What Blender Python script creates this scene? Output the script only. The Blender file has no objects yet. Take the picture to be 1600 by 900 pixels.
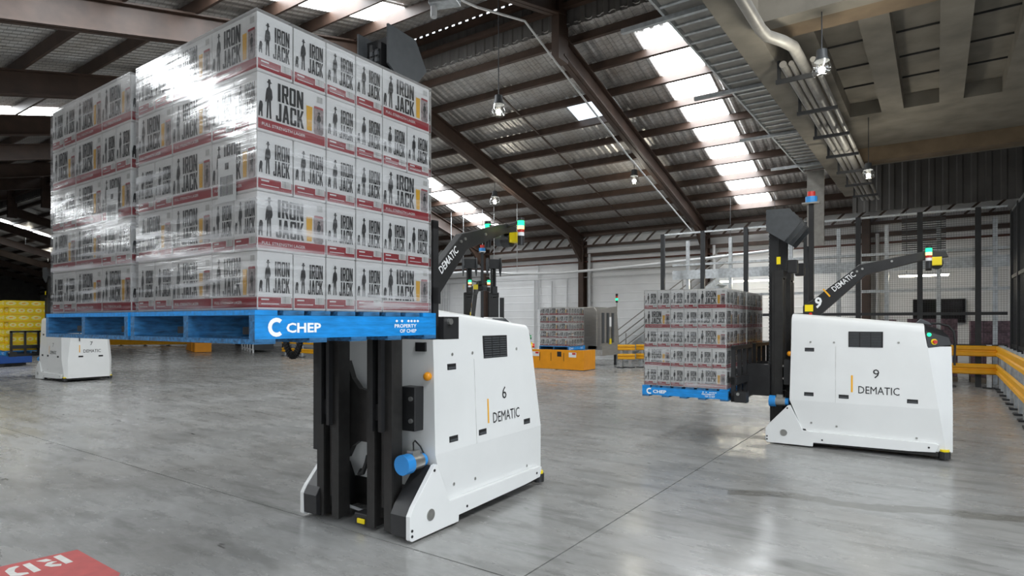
import bpy, math, random
from mathutils import Vector, Matrix
random.seed(7)
R = math.radians
scn = bpy.context.scene
col = scn.collection

# ------------------------------------------------------------------ camera, world, exposure
F, YH, CH, TH = 947.0, 503.0, 1.62, R(35.0)      # focal px, horizon px, camera height, camera heading
cd = bpy.data.cameras.new('camera')
cam = bpy.data.objects.new('camera', cd); col.objects.link(cam)
cd.sensor_width = 36.0; cd.lens = F/1600*36.0
cd.shift_y = (YH-450)/1600.0
cd.clip_start = 0.05; cd.clip_end = 400
cam.location = (0, 0, CH); cam.rotation_euler = (R(90), 0, TH)
scn.camera = cam
w = bpy.data.worlds.new('overcast_sky'); scn.world = w; w.use_nodes = True
bg = w.node_tree.nodes['Background']
bg.inputs[0].default_value = (0.86, 0.93, 1.0, 1); bg.inputs[1].default_value = 1.8
vs = scn.view_settings
vs.view_transform = 'Standard'; vs.look = 'None'; vs.gamma = 1.0; vs.use_curve_mapping = False
vs.exposure = 0.6
SKY_E, LAMP_E = 13.0, 60.0

def c2w(x, y):                                     # camera ground coords -> world
    return (x*math.cos(TH)-y*math.sin(TH), x*math.sin(TH)+y*math.cos(TH))
def fl(px, py):                                    # pixel on the floor -> world
    D = F*CH/(py-YH); X, Y = c2w((px-800)/F*D, D); return (X, Y)
def at(px, py, D):                                 # pixel at a depth -> world
    X, Y = c2w((px-800)/F*D, D); return (X, Y, CH+(YH-py)/F*D)

# ------------------------------------------------------------------ materials
def mat(name, c, rough=0.5, metal=0.0, var=0.0, scale=8.0, bump=0.0, stretch=(1, 1, 1), spec=0.5, coat=0.0, emit=None, estr=0.0, rvar=0.0):
    m = bpy.data.materials.new(name); m.use_nodes = True
    nt = m.node_tree; b = nt.nodes['Principled BSDF']
    b.inputs['Base Color'].default_value = (*c, 1); b.inputs['Roughness'].default_value = rough
    b.inputs['Metallic'].default_value = metal; b.inputs['Specular IOR Level'].default_value = spec
    b.inputs['Coat Weight'].default_value = coat
    if emit: b.inputs['Emission Color'].default_value = (*emit, 1); b.inputs['Emission Strength'].default_value = estr
    if var or bump or rvar:
        tc = nt.nodes.new('ShaderNodeTexCoord'); mp = nt.nodes.new('ShaderNodeMapping')
        mp.inputs['Scale'].default_value = stretch; nt.links.new(tc.outputs['Object'], mp.inputs[0])
        n = nt.nodes.new('ShaderNodeTexNoise'); n.inputs['Scale'].default_value = scale; n.inputs['Detail'].default_value = 6
        nt.links.new(mp.outputs[0], n.inputs[0])
        if var:
            r = nt.nodes.new('ShaderNodeValToRGB')
            r.color_ramp.elements[0].position = 0.3; r.color_ramp.elements[1].position = 0.72
            r.color_ramp.elements[0].color = (*[max(0, x*(1-var)) for x in c], 1)
            r.color_ramp.elements[1].color = (*[min(1, x*(1+var)) for x in c], 1)
            nt.links.new(n.outputs['Fac'], r.inputs[0]); nt.links.new(r.outputs[0], b.inputs['Base Color'])
        if rvar:
            mr = nt.nodes.new('ShaderNodeMapRange'); mr.inputs[3].default_value = rough-rvar; mr.inputs[4].default_value = rough+rvar
            nt.links.new(n.outputs['Fac'], mr.inputs[0]); nt.links.new(mr.outputs[0], b.inputs['Roughness'])
        if bump:
            bp = nt.nodes.new('ShaderNodeBump'); bp.inputs['Strength'].default_value = bump; bp.inputs['Distance'].default_value = 0.02
            nt.links.new(n.outputs['Fac'], bp.inputs['Height']); nt.links.new(bp.outputs[0], b.inputs['Normal'])
    return m
def emat(name, c, s):
    m = bpy.data.materials.new(name); m.use_nodes = True; nt = m.node_tree
    nt.nodes.remove(nt.nodes['Principled BSDF']); e = nt.nodes.new('ShaderNodeEmission')
    e.inputs[0].default_value = (*c, 1); e.inputs[1].default_value = s
    nt.links.new(e.outputs[0], nt.nodes['Material Output'].inputs[0]); return m

M = {}
M['white'] = mat('white_powder_coat', (0.78, 0.79, 0.78), 0.32, var=0.02, scale=3)
M['black'] = mat('black_powder_coat', (0.018, 0.018, 0.019), 0.42, var=0.2, scale=12)
M['steel_black'] = mat('oily_black_steel', (0.02, 0.019, 0.018), 0.45, 0.0, var=0.25, scale=15)
M['charcoal'] = mat('charcoal_plastic', (0.06, 0.065, 0.07), 0.5, var=0.1, scale=20)
M['rubber'] = mat('black_rubber', (0.012, 0.012, 0.012), 0.7, var=0.1)
M['grille'] = mat('grille_plastic', (0.012, 0.012, 0.013), 0.45, var=0.1)
M['steel'] = mat('zinc_steel', (0.5, 0.5, 0.48), 0.35, 0.9, var=0.1, scale=30)
M['galv'] = mat('galvanised_steel', (0.55, 0.58, 0.6), 0.42, 0.75, var=0.2, scale=12)
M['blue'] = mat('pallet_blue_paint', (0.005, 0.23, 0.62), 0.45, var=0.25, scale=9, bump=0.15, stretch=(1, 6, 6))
M['blueworn_shade'] = mat('worn_shade_pallet_blue', (0.02, 0.12, 0.27), 0.62, var=0.55, scale=14, bump=0.3, stretch=(1, 4, 4))  # real wear on boards; on bearers' inner faces it stands in for shade
M['motorblue'] = mat('motor_blue_paint', (0.03, 0.27, 0.68), 0.35, var=0.05)
M['yellow'] = mat('safety_yellow_paint', (0.85, 0.42, 0.01), 0.38, var=0.07, scale=5)
M['orange'] = mat('conveyor_orange_paint', (0.85, 0.33, 0.008), 0.38, var=0.06, scale=4)
M['signyellow'] = mat('warning_yellow', (0.9, 0.7, 0.01), 0.4, var=0.03)
M['amberbar'] = mat('amber_print', (0.9, 0.45, 0.02), 0.4, var=0.02)
M['ink'] = mat('black_ink', (0.014, 0.014, 0.016), 0.5, var=0.1)
M['red'] = mat('red_plastic', (0.6, 0.03, 0.02), 0.35, var=0.05)
M['whiteprint'] = mat('white_print', (0.85, 0.86, 0.86), 0.5, var=0.02)
M['carton'] = mat('white_carton', (0.85, 0.85, 0.84), 0.45, var=0.03, scale=10)
M['redband'] = mat('red_carton_band', (0.36, 0.014, 0.026), 0.4, var=0.08, scale=6)
M['beer'] = mat('beer_amber_print', (0.85, 0.48, 0.03), 0.4, var=0.1)
M['can'] = mat('can_print', (0.33, 0.28, 0.28), 0.4, var=0.5, scale=60)
M['foam'] = mat('barcode_grey', (0.55, 0.55, 0.53), 0.5, var=0.35, scale=220, stretch=(1, 1, 0.02))
M['ycarton'] = mat('yellow_carton', (0.85, 0.62, 0.005), 0.45, var=0.04, scale=8)
M['brown'] = mat('brown_painted_steel', (0.06, 0.036, 0.026), 0.5, 0.0, var=0.25, scale=3)
M['concrete'] = mat('raw_concrete', (0.23, 0.21, 0.175), 0.85, var=0.22, scale=2.2, bump=0.3)
M['wall'] = mat('white_wall_sheet', (0.84, 0.85, 0.86), 0.5, var=0.05, scale=1.2)
M['darkclad'] = mat('dark_cladding', (0.1, 0.095, 0.09), 0.6, var=0.2, scale=2)
M['browncladding'] = mat('added_wall_brown_cladding', (0.24, 0.17, 0.12), 0.7, var=0.15, scale=1.0)
M['pipe'] = mat('painted_pipe', (0.3, 0.29, 0.27), 0.5, 0.2, var=0.15)
M['brownconcrete'] = mat('brown_stained_concrete', (0.17, 0.125, 0.08), 0.85, var=0.2, scale=3, bump=0.3)
M['rust'] = mat('red_oxide_pipe', (0.11, 0.045, 0.032), 0.5, var=0.2)
M['darksteel'] = mat('dark_grey_fence_steel', (0.035, 0.037, 0.04), 0.5, 0.2, var=0.15)
M['stainless'] = mat('brushed_stainless', (0.42, 0.4, 0.37), 0.38, 0.7, var=0.1, scale=3, stretch=(1, 1, 8))
M['cond'] = mat('pvc_conduit', (0.62, 0.63, 0.64), 0.45, var=0.05)
M['mauve'] = mat('mauve_bottle_crates', (0.2, 0.12, 0.15), 0.4, var=0.5, scale=16)
M['redfloor'] = mat('red_floor_paint', (0.5, 0.075, 0.07), 0.5, var=0.12, scale=9)
M['whitefloor'] = mat('white_floor_paint', (0.72, 0.71, 0.67), 0.55, var=0.12, scale=14)
M['gap'] = mat('joint_sealant', (0.03, 0.03, 0.03), 0.8, var=0.2)
M['glassclear'] = mat('lamp_glass', (0.5, 0.5, 0.5), 0.1, var=0.05)
M['bluepaint'] = mat('navy_vehicle_paint', (0.01, 0.07, 0.3), 0.4, var=0.1)
M['asphalt'] = mat('added_ground_asphalt', (0.06, 0.06, 0.06), 0.9, var=0.2)
M['palelabel'] = mat('pale_yellow_print', (0.85, 0.76, 0.3), 0.45, var=0.1, scale=12)
M['darkglass'] = mat('dark_window_glass', (0.012, 0.012, 0.014), 0.08, var=0.1)
M['timber'] = mat('grey_timber', (0.25, 0.2, 0.15), 0.7, var=0.3)
M['skylight'] = emat('daylit_translucent_sheet', (0.93, 0.97, 1.0), SKY_E)
M['skyblue'] = emat('daylit_blue_sheet', (0.75, 0.88, 1.0), 1.1)
M['bulb'] = emat('lamp_bulb', (1.0, 0.95, 0.8), LAMP_E)
M['tube'] = emat('warm_fluorescent_tube', (1.0, 0.9, 0.68), 30)
M['green'] = emat('green_beacon', (0.02, 0.9, 0.25), 2.2)
M['amber'] = emat('amber_beacon', (1.0, 0.7, 0.2), 2.5)
M['greenoff'] = mat('unlit_green_lens', (0.02, 0.25, 0.08), 0.25, var=0.05)
M['amberoff'] = mat('unlit_amber_lens', (0.5, 0.25, 0.03), 0.25, var=0.05)
M['redglow'] = mat('red_beacon', (0.5, 0.03, 0.02), 0.3, var=0.05)

def floor_mat():
    m = bpy.data.materials.new('polished_concrete'); m.use_nodes = True; nt = m.node_tree; b = nt.nodes['Principled BSDF']
    L = nt.links.new; N = nt.nodes.new
    tc = N('ShaderNodeTexCoord')
    def noise(scale, stretch=(1, 1, 1), detail=8, rough=0.6, rot=0.0):
        mp = N('ShaderNodeMapping'); mp.inputs['Scale'].default_value = stretch; mp.inputs['Rotation'].default_value = (0, 0, rot)
        L(tc.outputs['Object'], mp.inputs[0]); n = N('ShaderNodeTexNoise'); n.inputs['Scale'].default_value = scale
        n.inputs['Detail'].default_value = detail; n.inputs['Roughness'].default_value = rough; L(mp.outputs[0], n.inputs[0]); return n.outputs['Fac']
    def ramp(src, p0, c0, p1, c1):
        r = N('ShaderNodeValToRGB'); r.color_ramp.elements[0].position = p0; r.color_ramp.elements[1].position = p1
        r.color_ramp.elements[0].color = (*c0, 1); r.color_ramp.elements[1].color = (*c1, 1); L(src, r.inputs[0]); return r.outputs[0]
    def mul(a, c, fac=1.0):
        x = N('ShaderNodeMix'); x.data_type = 'RGBA'; x.blend_type = 'MULTIPLY'; x.inputs[0].default_value = fac; L(a, x.inputs[6]); L(c, x.inputs[7]); return x.outputs[2]
    base = ramp(noise(0.55), 0.3, (0.25, 0.245, 0.232), 0.7, (0.365, 0.368, 0.363))
    fine = ramp(noise(7, (1, 2.2, 1), 10, 0.7, 0.4), 0.25, (0.84, 0.84, 0.84), 0.6, (1.08, 1.08, 1.08))
    smear = ramp(noise(1.3, (1, 4.5, 1), 6, 0.6, 0.25), 0.38, (0.66, 0.66, 0.65), 0.5, (1, 1, 1))
    spots = ramp(noise(2.6, (1, 2.5, 1), 3, 0.5, -0.2), 0.245, (0.35, 0.35, 0.34), 0.28, (1, 1, 1))
    # damp track left across the slab: signed distance to a line, wobbled by noise
    (xa, ya_), (xb, yb_) = fl(1190, 772), fl(1600, 812); dx, dy = xb-xa, yb_-ya_; ll = math.hypot(dx, dy); nx, ny = -dy/ll, dx/ll
    dp = N('ShaderNodeVectorMath'); dp.operation = 'DOT_PRODUCT'; dp.inputs[1].default_value = (nx, ny, 0); L(tc.outputs['Object'], dp.inputs[0])
    wob = N('ShaderNodeMath'); wob.operation = 'MULTIPLY_ADD'; wob.inputs[1].default_value = 0.55; wob.inputs[2].default_value = -(nx*xa+ny*ya_)-0.275; L(noise(1.1, (1, 1, 1), 4), wob.inputs[0])
    sm = N('ShaderNodeMath'); sm.operation = 'ADD'; L(dp.outputs['Value'], sm.inputs[0]); L(wob.outputs[0], sm.inputs[1])
    ab = N('ShaderNodeMath'); ab.operation = 'ABSOLUTE'; L(sm.outputs[0], ab.inputs[0])
    along = N('ShaderNodeVectorMath'); along.operation = 'DOT_PRODUCT'; along.inputs[1].default_value = (dx/ll, dy/ll, 0); L(tc.outputs['Object'], along.inputs[0])
    st = N('ShaderNodeMath'); st.operation = 'LESS_THAN'; st.inputs[1].default_value = (dx*xa+dy*ya_)/ll-0.3; L(along.outputs['Value'], st.inputs[0])
    cut = N('ShaderNodeMath'); cut.operation = 'ADD'; L(ab.outputs[0], cut.inputs[0]); L(st.outputs[0], cut.inputs[1])
    damp = ramp(cut.outputs[0], 0.085, (0.62, 0.61, 0.58), 0.12, (1, 1, 1))
    c = mul(mul(mul(mul(base, fine), smear, 0.7), spots), damp)
    L(c, b.inputs['Base Color'])
    mr = N('ShaderNodeMapRange'); mr.inputs[1].default_value = 0.3; mr.inputs[2].default_value = 0.7; mr.inputs[3].default_value = 0.14; mr.inputs[4].default_value = 0.38
    L(noise(0.9, (1, 2.5, 1), 8, 0.65, 0.3), mr.inputs[0]); L(mr.outputs[0], b.inputs['Roughness'])
    bp = N('ShaderNodeBump'); bp.inputs['Strength'].default_value = 0.05; bp.inputs['Distance'].default_value = 0.004
    L(noise(3.5, (1, 1.6, 1), 6, 0.55), bp.inputs['Height']); L(bp.outputs[0], b.inputs['Normal'])
    b.inputs['Specular IOR Level'].default_value = 0.7
    return m
M['floor'] = floor_mat()

def foil_mat():                                     # foil-faced insulation sagging over wire mesh
    m = bpy.data.materials.new('foil_roof_lining'); m.use_nodes = True; nt = m.node_tree; b = nt.nodes['Principled BSDF']
    L = nt.links.new; N = nt.nodes.new
    tc = N('ShaderNodeTexCoord')
    br = N('ShaderNodeTexBrick'); br.offset = 0; br.inputs['Scale'].default_value = 1.0
    br.inputs['Brick Width'].default_value = 0.3; br.inputs['Row Height'].default_value = 0.15; br.inputs['Mortar Size'].default_value = 0.006
    br.inputs['Color1'].default_value = (1, 1, 1, 1); br.inputs['Color2'].default_value = (0.92, 0.92, 0.92, 1); br.inputs['Mortar'].default_value = (0.45, 0.45, 0.45, 1)
    L(tc.outputs['Object'], br.inputs[0])
    n = N('ShaderNodeTexNoise'); n.inputs['Scale'].default_value = 1.1; n.inputs['Detail'].default_value = 6; L(tc.outputs['Object'], n.inputs[0])
    r = N('ShaderNodeValToRGB'); r.color_ramp.elements[0].position = 0.3; r.color_ramp.elements[1].position = 0.7
    r.color_ramp.elements[0].color = (0.42, 0.39, 0.36, 1); r.color_ramp.elements[1].color = (0.62, 0.61, 0.6, 1); L(n.outputs['Fac'], r.inputs[0])
    x = N('ShaderNodeMix'); x.data_type = 'RGBA'; x.blend_type = 'MULTIPLY'; x.inputs[0].default_value = 1; L(r.outputs[0], x.inputs[6]); L(br.outputs[0], x.inputs[7])
    L(x.outputs[2], b.inputs['Base Color'])
    b.inputs['Metallic'].default_value = 0.55; b.inputs['Roughness'].default_value = 0.42
    n2 = N('ShaderNodeTexNoise'); n2.inputs['Scale'].default_value = 5; n2.inputs['Detail'].default_value = 4; L(tc.outputs['Object'], n2.inputs[0])
    bp = N('ShaderNodeBump'); bp.inputs['Strength'].default_value = 0.5; bp.inputs['Distance'].default_value = 0.03
    L(n2.outputs['Fac'], bp.inputs['Height']); L(bp.outputs[0], b.inputs['Normal'])
    return m
M['foil'] = foil_mat()

def film_mat(name):
    m = bpy.data.materials.new(name); m.use_nodes = True; nt = m.node_tree; L = nt.links.new; N = nt.nodes.new
    nt.nodes.remove(nt.nodes['Principled BSDF'])
    tc = N('ShaderNodeTexCoord')
    def noise(scale, st, rot, detail=4, dist=0.4):
        mp = N('ShaderNodeMapping'); mp.inputs['Scale'].default_value = st; mp.inputs['Rotation'].default_value = rot; L(tc.outputs['Object'], mp.inputs[0])
        n = N('ShaderNodeTexNoise'); n.inputs['Scale'].default_value = scale; n.inputs['Detail'].default_value = detail; n.inputs['Distortion'].default_value = dist; L(mp.outputs[0], n.inputs[0]); return n.outputs['Fac']
    def rng(src, a, b, c, d):
        r = N('ShaderNodeMapRange'); r.inputs[1].default_value = a; r.inputs[2].default_value = b; r.inputs[3].default_value = c; r.inputs[4].default_value = d; L(src, r.inputs[0]); return r.outputs[0]
    def math_(op, a, b):
        x = N('ShaderNodeMath'); x.operation = op; x.use_clamp = True; L(a, x.inputs[0]); L(b, x.inputs[1]); return x.outputs[0]
    streak = noise(1.7, (0.55, 0.55, 16), (0.10, -0.12, 0), 4, 0.3)         # tight pull lines
    fold = noise(1.3, (0.8, 0.8, 4.5), (0.22, -0.22, 0), 3, 0.8)            # loose folds
    big = noise(1.3, (1, 1, 1), (0, 0, 0), 2, 0)
    bp = N('ShaderNodeBump'); bp.inputs['Strength'].default_value = 0.13; bp.inputs['Distance'].default_value = 0.01
    add = N('ShaderNodeMath'); add.operation = 'MULTIPLY_ADD'; add.inputs[1].default_value = 2.2; L(fold, add.inputs[0]); L(streak, add.inputs[2]); L(add.outputs[0], bp.inputs['Height'])
    fr = N('ShaderNodeLayerWeight'); fr.inputs[0].default_value = 0.38; L(bp.outputs[0], fr.inputs['Normal'])
    g = N('ShaderNodeBsdfGlossy'); g.inputs['Roughness'].default_value = 0.13; L(bp.outputs[0], g.inputs['Normal'])
    d = N('ShaderNodeBsdfDiffuse'); d.inputs[0].default_value = (0.8, 0.81, 0.83, 1)
    t = N('ShaderNodeBsdfTransparent'); t.inputs[0].default_value = (0.97, 0.97, 0.97, 1)
    haze = math_('MULTIPLY', rng(streak, 0.5, 0.68, 0.06, 0.55), rng(big, 0.42, 0.62, 0.25, 1.0))
    m1 = N('ShaderNodeMixShader'); L(haze, m1.inputs[0]); L(t.outputs[0], m1.inputs[1]); L(d.outputs[0], m1.inputs[2])
    gl = rng(fr.outputs['Fresnel'], 0.0, 1.0, 0.04, 0.85)
    m2 = N('ShaderNodeMixShader'); L(gl, m2.inputs[0]); L(m1.outputs[0], m2.inputs[1]); L(g.outputs[0], m2.inputs[2])
    L(m2.outputs[0], nt.nodes['Material Output'].inputs[0]); return m
M['film'] = film_mat('stretch_film')

def glass_mat():
    m = bpy.data.materials.new('clear_lamp_globe'); m.use_nodes = True; nt = m.node_tree; nt.nodes.remove(nt.nodes['Principled BSDF'])
    t = nt.nodes.new('ShaderNodeBsdfTransparent'); g = nt.nodes.new('ShaderNodeBsdfGlossy'); g.inputs['Roughness'].default_value = 0.1
    x = nt.nodes.new('ShaderNodeMixShader'); x.inputs[0].default_value = 0.22
    nt.links.new(t.outputs[0], x.inputs[1]); nt.links.new(g.outputs[0], x.inputs[2]); nt.links.new(x.outputs[0], nt.nodes['Material Output'].inputs[0]); return m
M['globe'] = glass_mat()

# ------------------------------------------------------------------ mesh builder
_txt = {}
def text_geo(s, bold=0.0):
    k = (s, bold)
    if k in _txt: return _txt[k]
    c = bpy.data.curves.new('t', 'FONT'); c.body = s; c.size = 1.0; c.resolution_u = 2; c.offset = bold; c.fill_mode = 'FRONT'
    o = bpy.data.objects.new('t', c); col.objects.link(o)
    me = bpy.data.meshes.new_from_object(o)
    v = [tuple(p.co) for p in me.vertices]; f = [tuple(p.vertices) for p in me.polygons]
    bpy.data.objects.remove(o); bpy.data.curves.remove(c); bpy.data.meshes.remove(me)
    x0 = min(p[0] for p in v); x1 = max(p[0] for p in v); y0 = min(p[1] for p in v); y1 = max(p[1] for p in v)
    v = [((p[0]-x0)/(x1-x0), (p[1]-y0)/(y1-y0)) for p in v]
    _txt[k] = (v, f, (x1-x0)/(y1-y0)); return _txt[k]

class MB:
    def __init__(s): s.v = []; s.f = []; s.fm = []; s.mats = []
    def mi(s, m):
        m = M[m] if isinstance(m, str) else m
        if m not in s.mats: s.mats.append(m)
        return s.mats.index(m)
    def add(s, vs, fs, m):
        o = len(s.v); k = s.mi(m); s.v += [tuple(p) for p in vs]
        for f in fs: s.f.append(tuple(i+o for i in f)); s.fm.append(k)
        return s
    def box(s, x0, x1, y0, y1, z0, z1, m):
        v = [(x, y, z) for z in (z0, z1) for y in (y0, y1) for x in (x0, x1)]
        return s.add(v, [(0, 2, 3, 1), (4, 5, 7, 6), (0, 1, 5, 4), (2, 6, 7, 3), (0, 4, 6, 2), (1, 3, 7, 5)], m)
    def hexa(s, b, t, m):                           # two quads (bottom, top) of 4 points
        return s.add(list(b)+list(t), [(3, 2, 1, 0), (4, 5, 6, 7), (0, 1, 5, 4), (1, 2, 6, 5), (2, 3, 7, 6), (3, 0, 4, 7)], m)
    def bar(s, p, q, w, h, m, up=(0, 0, 1)):
        p = Vector(p); q = Vector(q); d = (q-p).normalized(); u = Vector(up)
        if abs(d.dot(u)) > 0.98: u = Vector((1, 0, 0))
        a = d.cross(u).normalized(); u = a.cross(d); a *= w/2; u *= h/2
        return s.hexa([p-a-u, p+a-u, p+a+u, p-a+u], [q-a-u, q+a-u, q+a+u, q-a+u], m)
    def prism(s, poly, y0, y1, m, axis='y'):        # polygon in (x,z) extruded in y, or (y,z) in x, or (x,y) in z
        n = len(poly)
        def P(a, b, t): return {'y': (a, t, b), 'x': (t, a, b), 'z': (a, b, t)}[axis]
        v = [P(a, b, y0) for a, b in poly]+[P(a, b, y1) for a, b in poly]
        area = sum(poly[i][0]*poly[(i+1) % n][1]-poly[(i+1) % n][0]*poly[i][1] for i in range(n))
        fwd = (area > 0) == (axis != 'y')
        if y1 < y0: fwd = not fwd
        f = [tuple(range(n))[::-1], tuple(range(n, 2*n))]+[(i, (i+1) % n, n+(i+1) % n, n+i) for i in range(n)]
        if not fwd: f = [tuple(reversed(q)) for q in f]
        return s.add(v, f, m)
    def cyl(s, p, q, r, m, n=12, r2=None, caps=True):
        p = Vector(p); q = Vector(q); d = (q-p).normalized(); r2 = r if r2 is None else r2
        u = Vector((0, 0, 1)) if abs(d.z) < 0.9 else Vector((1, 0, 0)); a = d.cross(u).normalized(); b = d.cross(a)
        v = []
        for c, rr in ((p, r), (q, r2)):
            for i in range(n):
                t = 2*math.pi*i/n; v.append(c+a*math.cos(t)*rr+b*math.sin(t)*rr)
        f = [((i+1) % n, i, n+i, n+(i+1) % n) for i in range(n)]
        if caps: f += [tuple(range(n)), tuple(range(2*n-1, n-1, -1))]
        return s.add(v, [tuple(reversed(q)) for q in f], m)
    def tube(s, pts, r, m, n=8):
        pts = [Vector(p) for p in pts]; v = []; k = len(pts); prev = None
        for i, p in enumerate(pts):
            d = (pts[min(i+1, k-1)]-pts[max(i-1, 0)]).normalized()
            if prev is None:
                u = Vector((0, 0, 1)) if abs(d.z) < 0.9 else Vector((1, 0, 0)); a = d.cross(u).normalized()
            else: a = (prev-d*prev.dot(d)).normalized()
            prev = a; b = d.cross(a)
            for j in range(n):
                t = 2*math.pi*j/n; v.append(p+a*math.cos(t)*r+b*math.sin(t)*r)
        f = [(i*n+j, i*n+(j+1) % n, (i+1)*n+(j+1) % n, (i+1)*n+j) for i in range(k-1) for j in range(n)]
        f += [tuple(range(n))[::-1], tuple(range((k-1)*n, k*n))]
        return s.add(v, f, m)
    def lathe(s, c, prof, m, n=16):                 # profile (r,z) about vertical axis at c
        c = Vector(c); v = []; k = len(prof)
        for r, z in prof:
            for j in range(n): t = 2*math.pi*j/n; v.append(c+Vector((r*math.cos(t), r*math.sin(t), z)))
        f = [(i*n+j, i*n+(j+1) % n, (i+1)*n+(j+1) % n, (i+1)*n+j) for i in range(k-1) for j in range(n)]
        return s.add(v, f, m)
    def sphere(s, c, r, m, n=10):
        return s.lathe(c, [(max(0.0008, r*math.cos(-math.pi/2+math.pi*i/n)), r*math.sin(-math.pi/2+math.pi*i/n)) for i in range(n+1)], m, n+4)
    def flat(s, poly, o, X, Y, m):                  # flat polygon in plane coords
        o = Vector(o); X = Vector(X); Y = Vector(Y)
        return s.add([o+X*a+Y*b for a, b in poly], [tuple(range(len(poly)))], m)
    def text(s, t, o, X, Y, h, m, wd=None, bold=0.0):
        v, f, asp = text_geo(t, bold); wd = asp*h if wd is None else wd
        o = Vector(o); X = Vector(X); Y = Vector(Y)
        return s.add([o+X*a*wd+Y*b*h for a, b in v], f, m)
    def mesh(s, name, smooth=None):
        me = bpy.data.meshes.new(name); me.from_pydata(s.v, [], s.f)
        for m in s.mats: me.materials.append(m)
        me.polygons.foreach_set('material_index', s.fm)
        if smooth:
            me.polygons.foreach_set('use_smooth', [True]*len(me.polygons)); me.update(); me.set_sharp_from_angle(angle=R(smooth))
        me.update(); return me
    def obj(s, name, parent=None, smooth=None, bevel=0.0, seg=2):
        o = bpy.data.objects.new(name, s.mesh(name, smooth)); col.objects.link(o)
        if parent: o.parent = parent
        if bevel:
            b = o.modifiers.new('bevel', 'BEVEL'); b.width = bevel; b.segments = seg; b.limit_method = 'ANGLE'; b.angle_limit = R(35)
        return o

def tag(o, label=None, cat=None, group=None, kind=None):
    if label: o['label'] = label
    if cat: o['category'] = cat
    if group: o['group'] = group
    if kind: o['kind'] = kind
    return o
def empty(name, loc=(0, 0, 0), rz=0.0, label=None, cat=None, group=None):
    o = bpy.data.objects.new(name, None); col.objects.link(o); o.location = loc; o.rotation_euler = (0, 0, rz); o.empty_display_size = 0.2
    return tag(o, label, cat, group)
def link(name, mesh, parent=None, loc=(0, 0, 0), rz=0.0):
    o = bpy.data.objects.new(name, mesh); col.objects.link(o); o.location = loc; o.rotation_euler = (0, 0, rz)
    if parent: o.parent = parent
    return o

# ------------------------------------------------------------------ building shell
YW, Y0, ZB, ZT = 24.0, 12.7, 8.76, 9.87              # back wall, roof step and its bottom / top
XL, XR, YN, EDGE = -78.0, 9.0, -15.0, -1.95
def zr(y): return ZB-0.284*(y-Y0)                     # far roof sheet
def zl(y): return ZT-0.25*(Y0-y)                      # near roof sheet
XJ, YJ = -2.15, 3.135                                 # floor joints
tag(MB().box(-130, 60, -70, 70, -.5, -.31, 'asphalt').obj('trim_3'), 'unseen dark asphalt ground added outside the hall to block light from below', None, None, 'structure')  # unseen ground, added to keep sky light from below off soffit and roof
floor = tag(MB().box(XL, XR, YN, YW+0.3, -0.3, -0.02, 'gap').obj('floor'), 'grey polished concrete warehouse floor', None, None, 'structure')
g = 0.006
for x0, x1 in ((XL, XJ-g), (XJ+g, XR)):
    for y0, y1 in ((YN, YJ-g), (YJ+g, YW+0.3)):
        MB().box(x0, x1, y0, y1, -0.02, 0.0, 'floor').obj('slab', floor)

def corr(mb, x0, x1, ya, za, yb, zb, m, per=0.24, amp=0.03):
    n = int((x1-x0)/per); xs = []
    for i in range(n): b = x0+i*per; xs += [(b, 0), (b+per*.3, 0), (b+per*.5, amp), (b+per*.8, amp)]
    xs.append((x0+n*per, 0))
    mb.add([(x, ya, za+d) for x, d in xs]+[(x, yb, zb+d) for x, d in xs], [(i, len(xs)+i, len(xs)+i+1, i+1) for i in range(len(xs)-1)], m)
ceiling = MB(); corr(ceiling, XL, XR+.2, Y0, zr(Y0), YW+0.4, zr(YW+0.4), 'foil'); corr(ceiling, XL, XR+.2, YN, zl(YN), Y0, zl(Y0), 'foil')
ceiling = tag(ceiling.obj('ceiling'), 'pitched warehouse roof lined with foil insulation', None, None, 'structure')
# step wall between the two roofs, vertical ribs
mb = MB(); n = int((XR-XL)/0.3)
vs_ = []; 
for i in range(n):
    b = XL+i*0.3; vs_ += [(b, 0), (b+.1, 0), (b+.13, .03), (b+.27, .03)]
mb.add([(x, Y0+d, ZB-0.05) for x, d in vs_]+[(x, Y0+d, ZT-0.13) for x, d in vs_], [(i, i+1, len(vs_)+i+1, len(vs_)+i) for i in range(len(vs_)-1)], 'darkclad')
mb.obj('step_cladding', ceiling)
mb = MB(); x = -24.0
while x < -2.2: mb.box(x, x+.13, Y0-.012, Y0-.002, ZT-.14, ZT+.02, 'darkclad'); x += .24
tag(mb.obj('eave_closure_teeth', ceiling), None, None, None, 'stuff')
for zz in (ZB+0.35, ZB+0.75): MB().box(XL, EDGE, Y0-0.16, Y0, zz, zz+0.12, 'brown').obj('girt', ceiling)
FR = [-7.4-5.43*k for k in range(13)]                # frame lines
def ibeam(p, q, depth, wdt):                          # portal beam hung below the line p-q
    b = MB(); p = Vector(p); q = Vector(q); dz = Vector((0, 0, 1))
    for a, hh, ww in ((0.02, 0.04, wdt), (depth-0.02, 0.04, wdt), (depth/2, depth, 0.03)):
        b.bar(p-dz*a, q-dz*a, ww, hh, 'brown')
    return b
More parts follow.
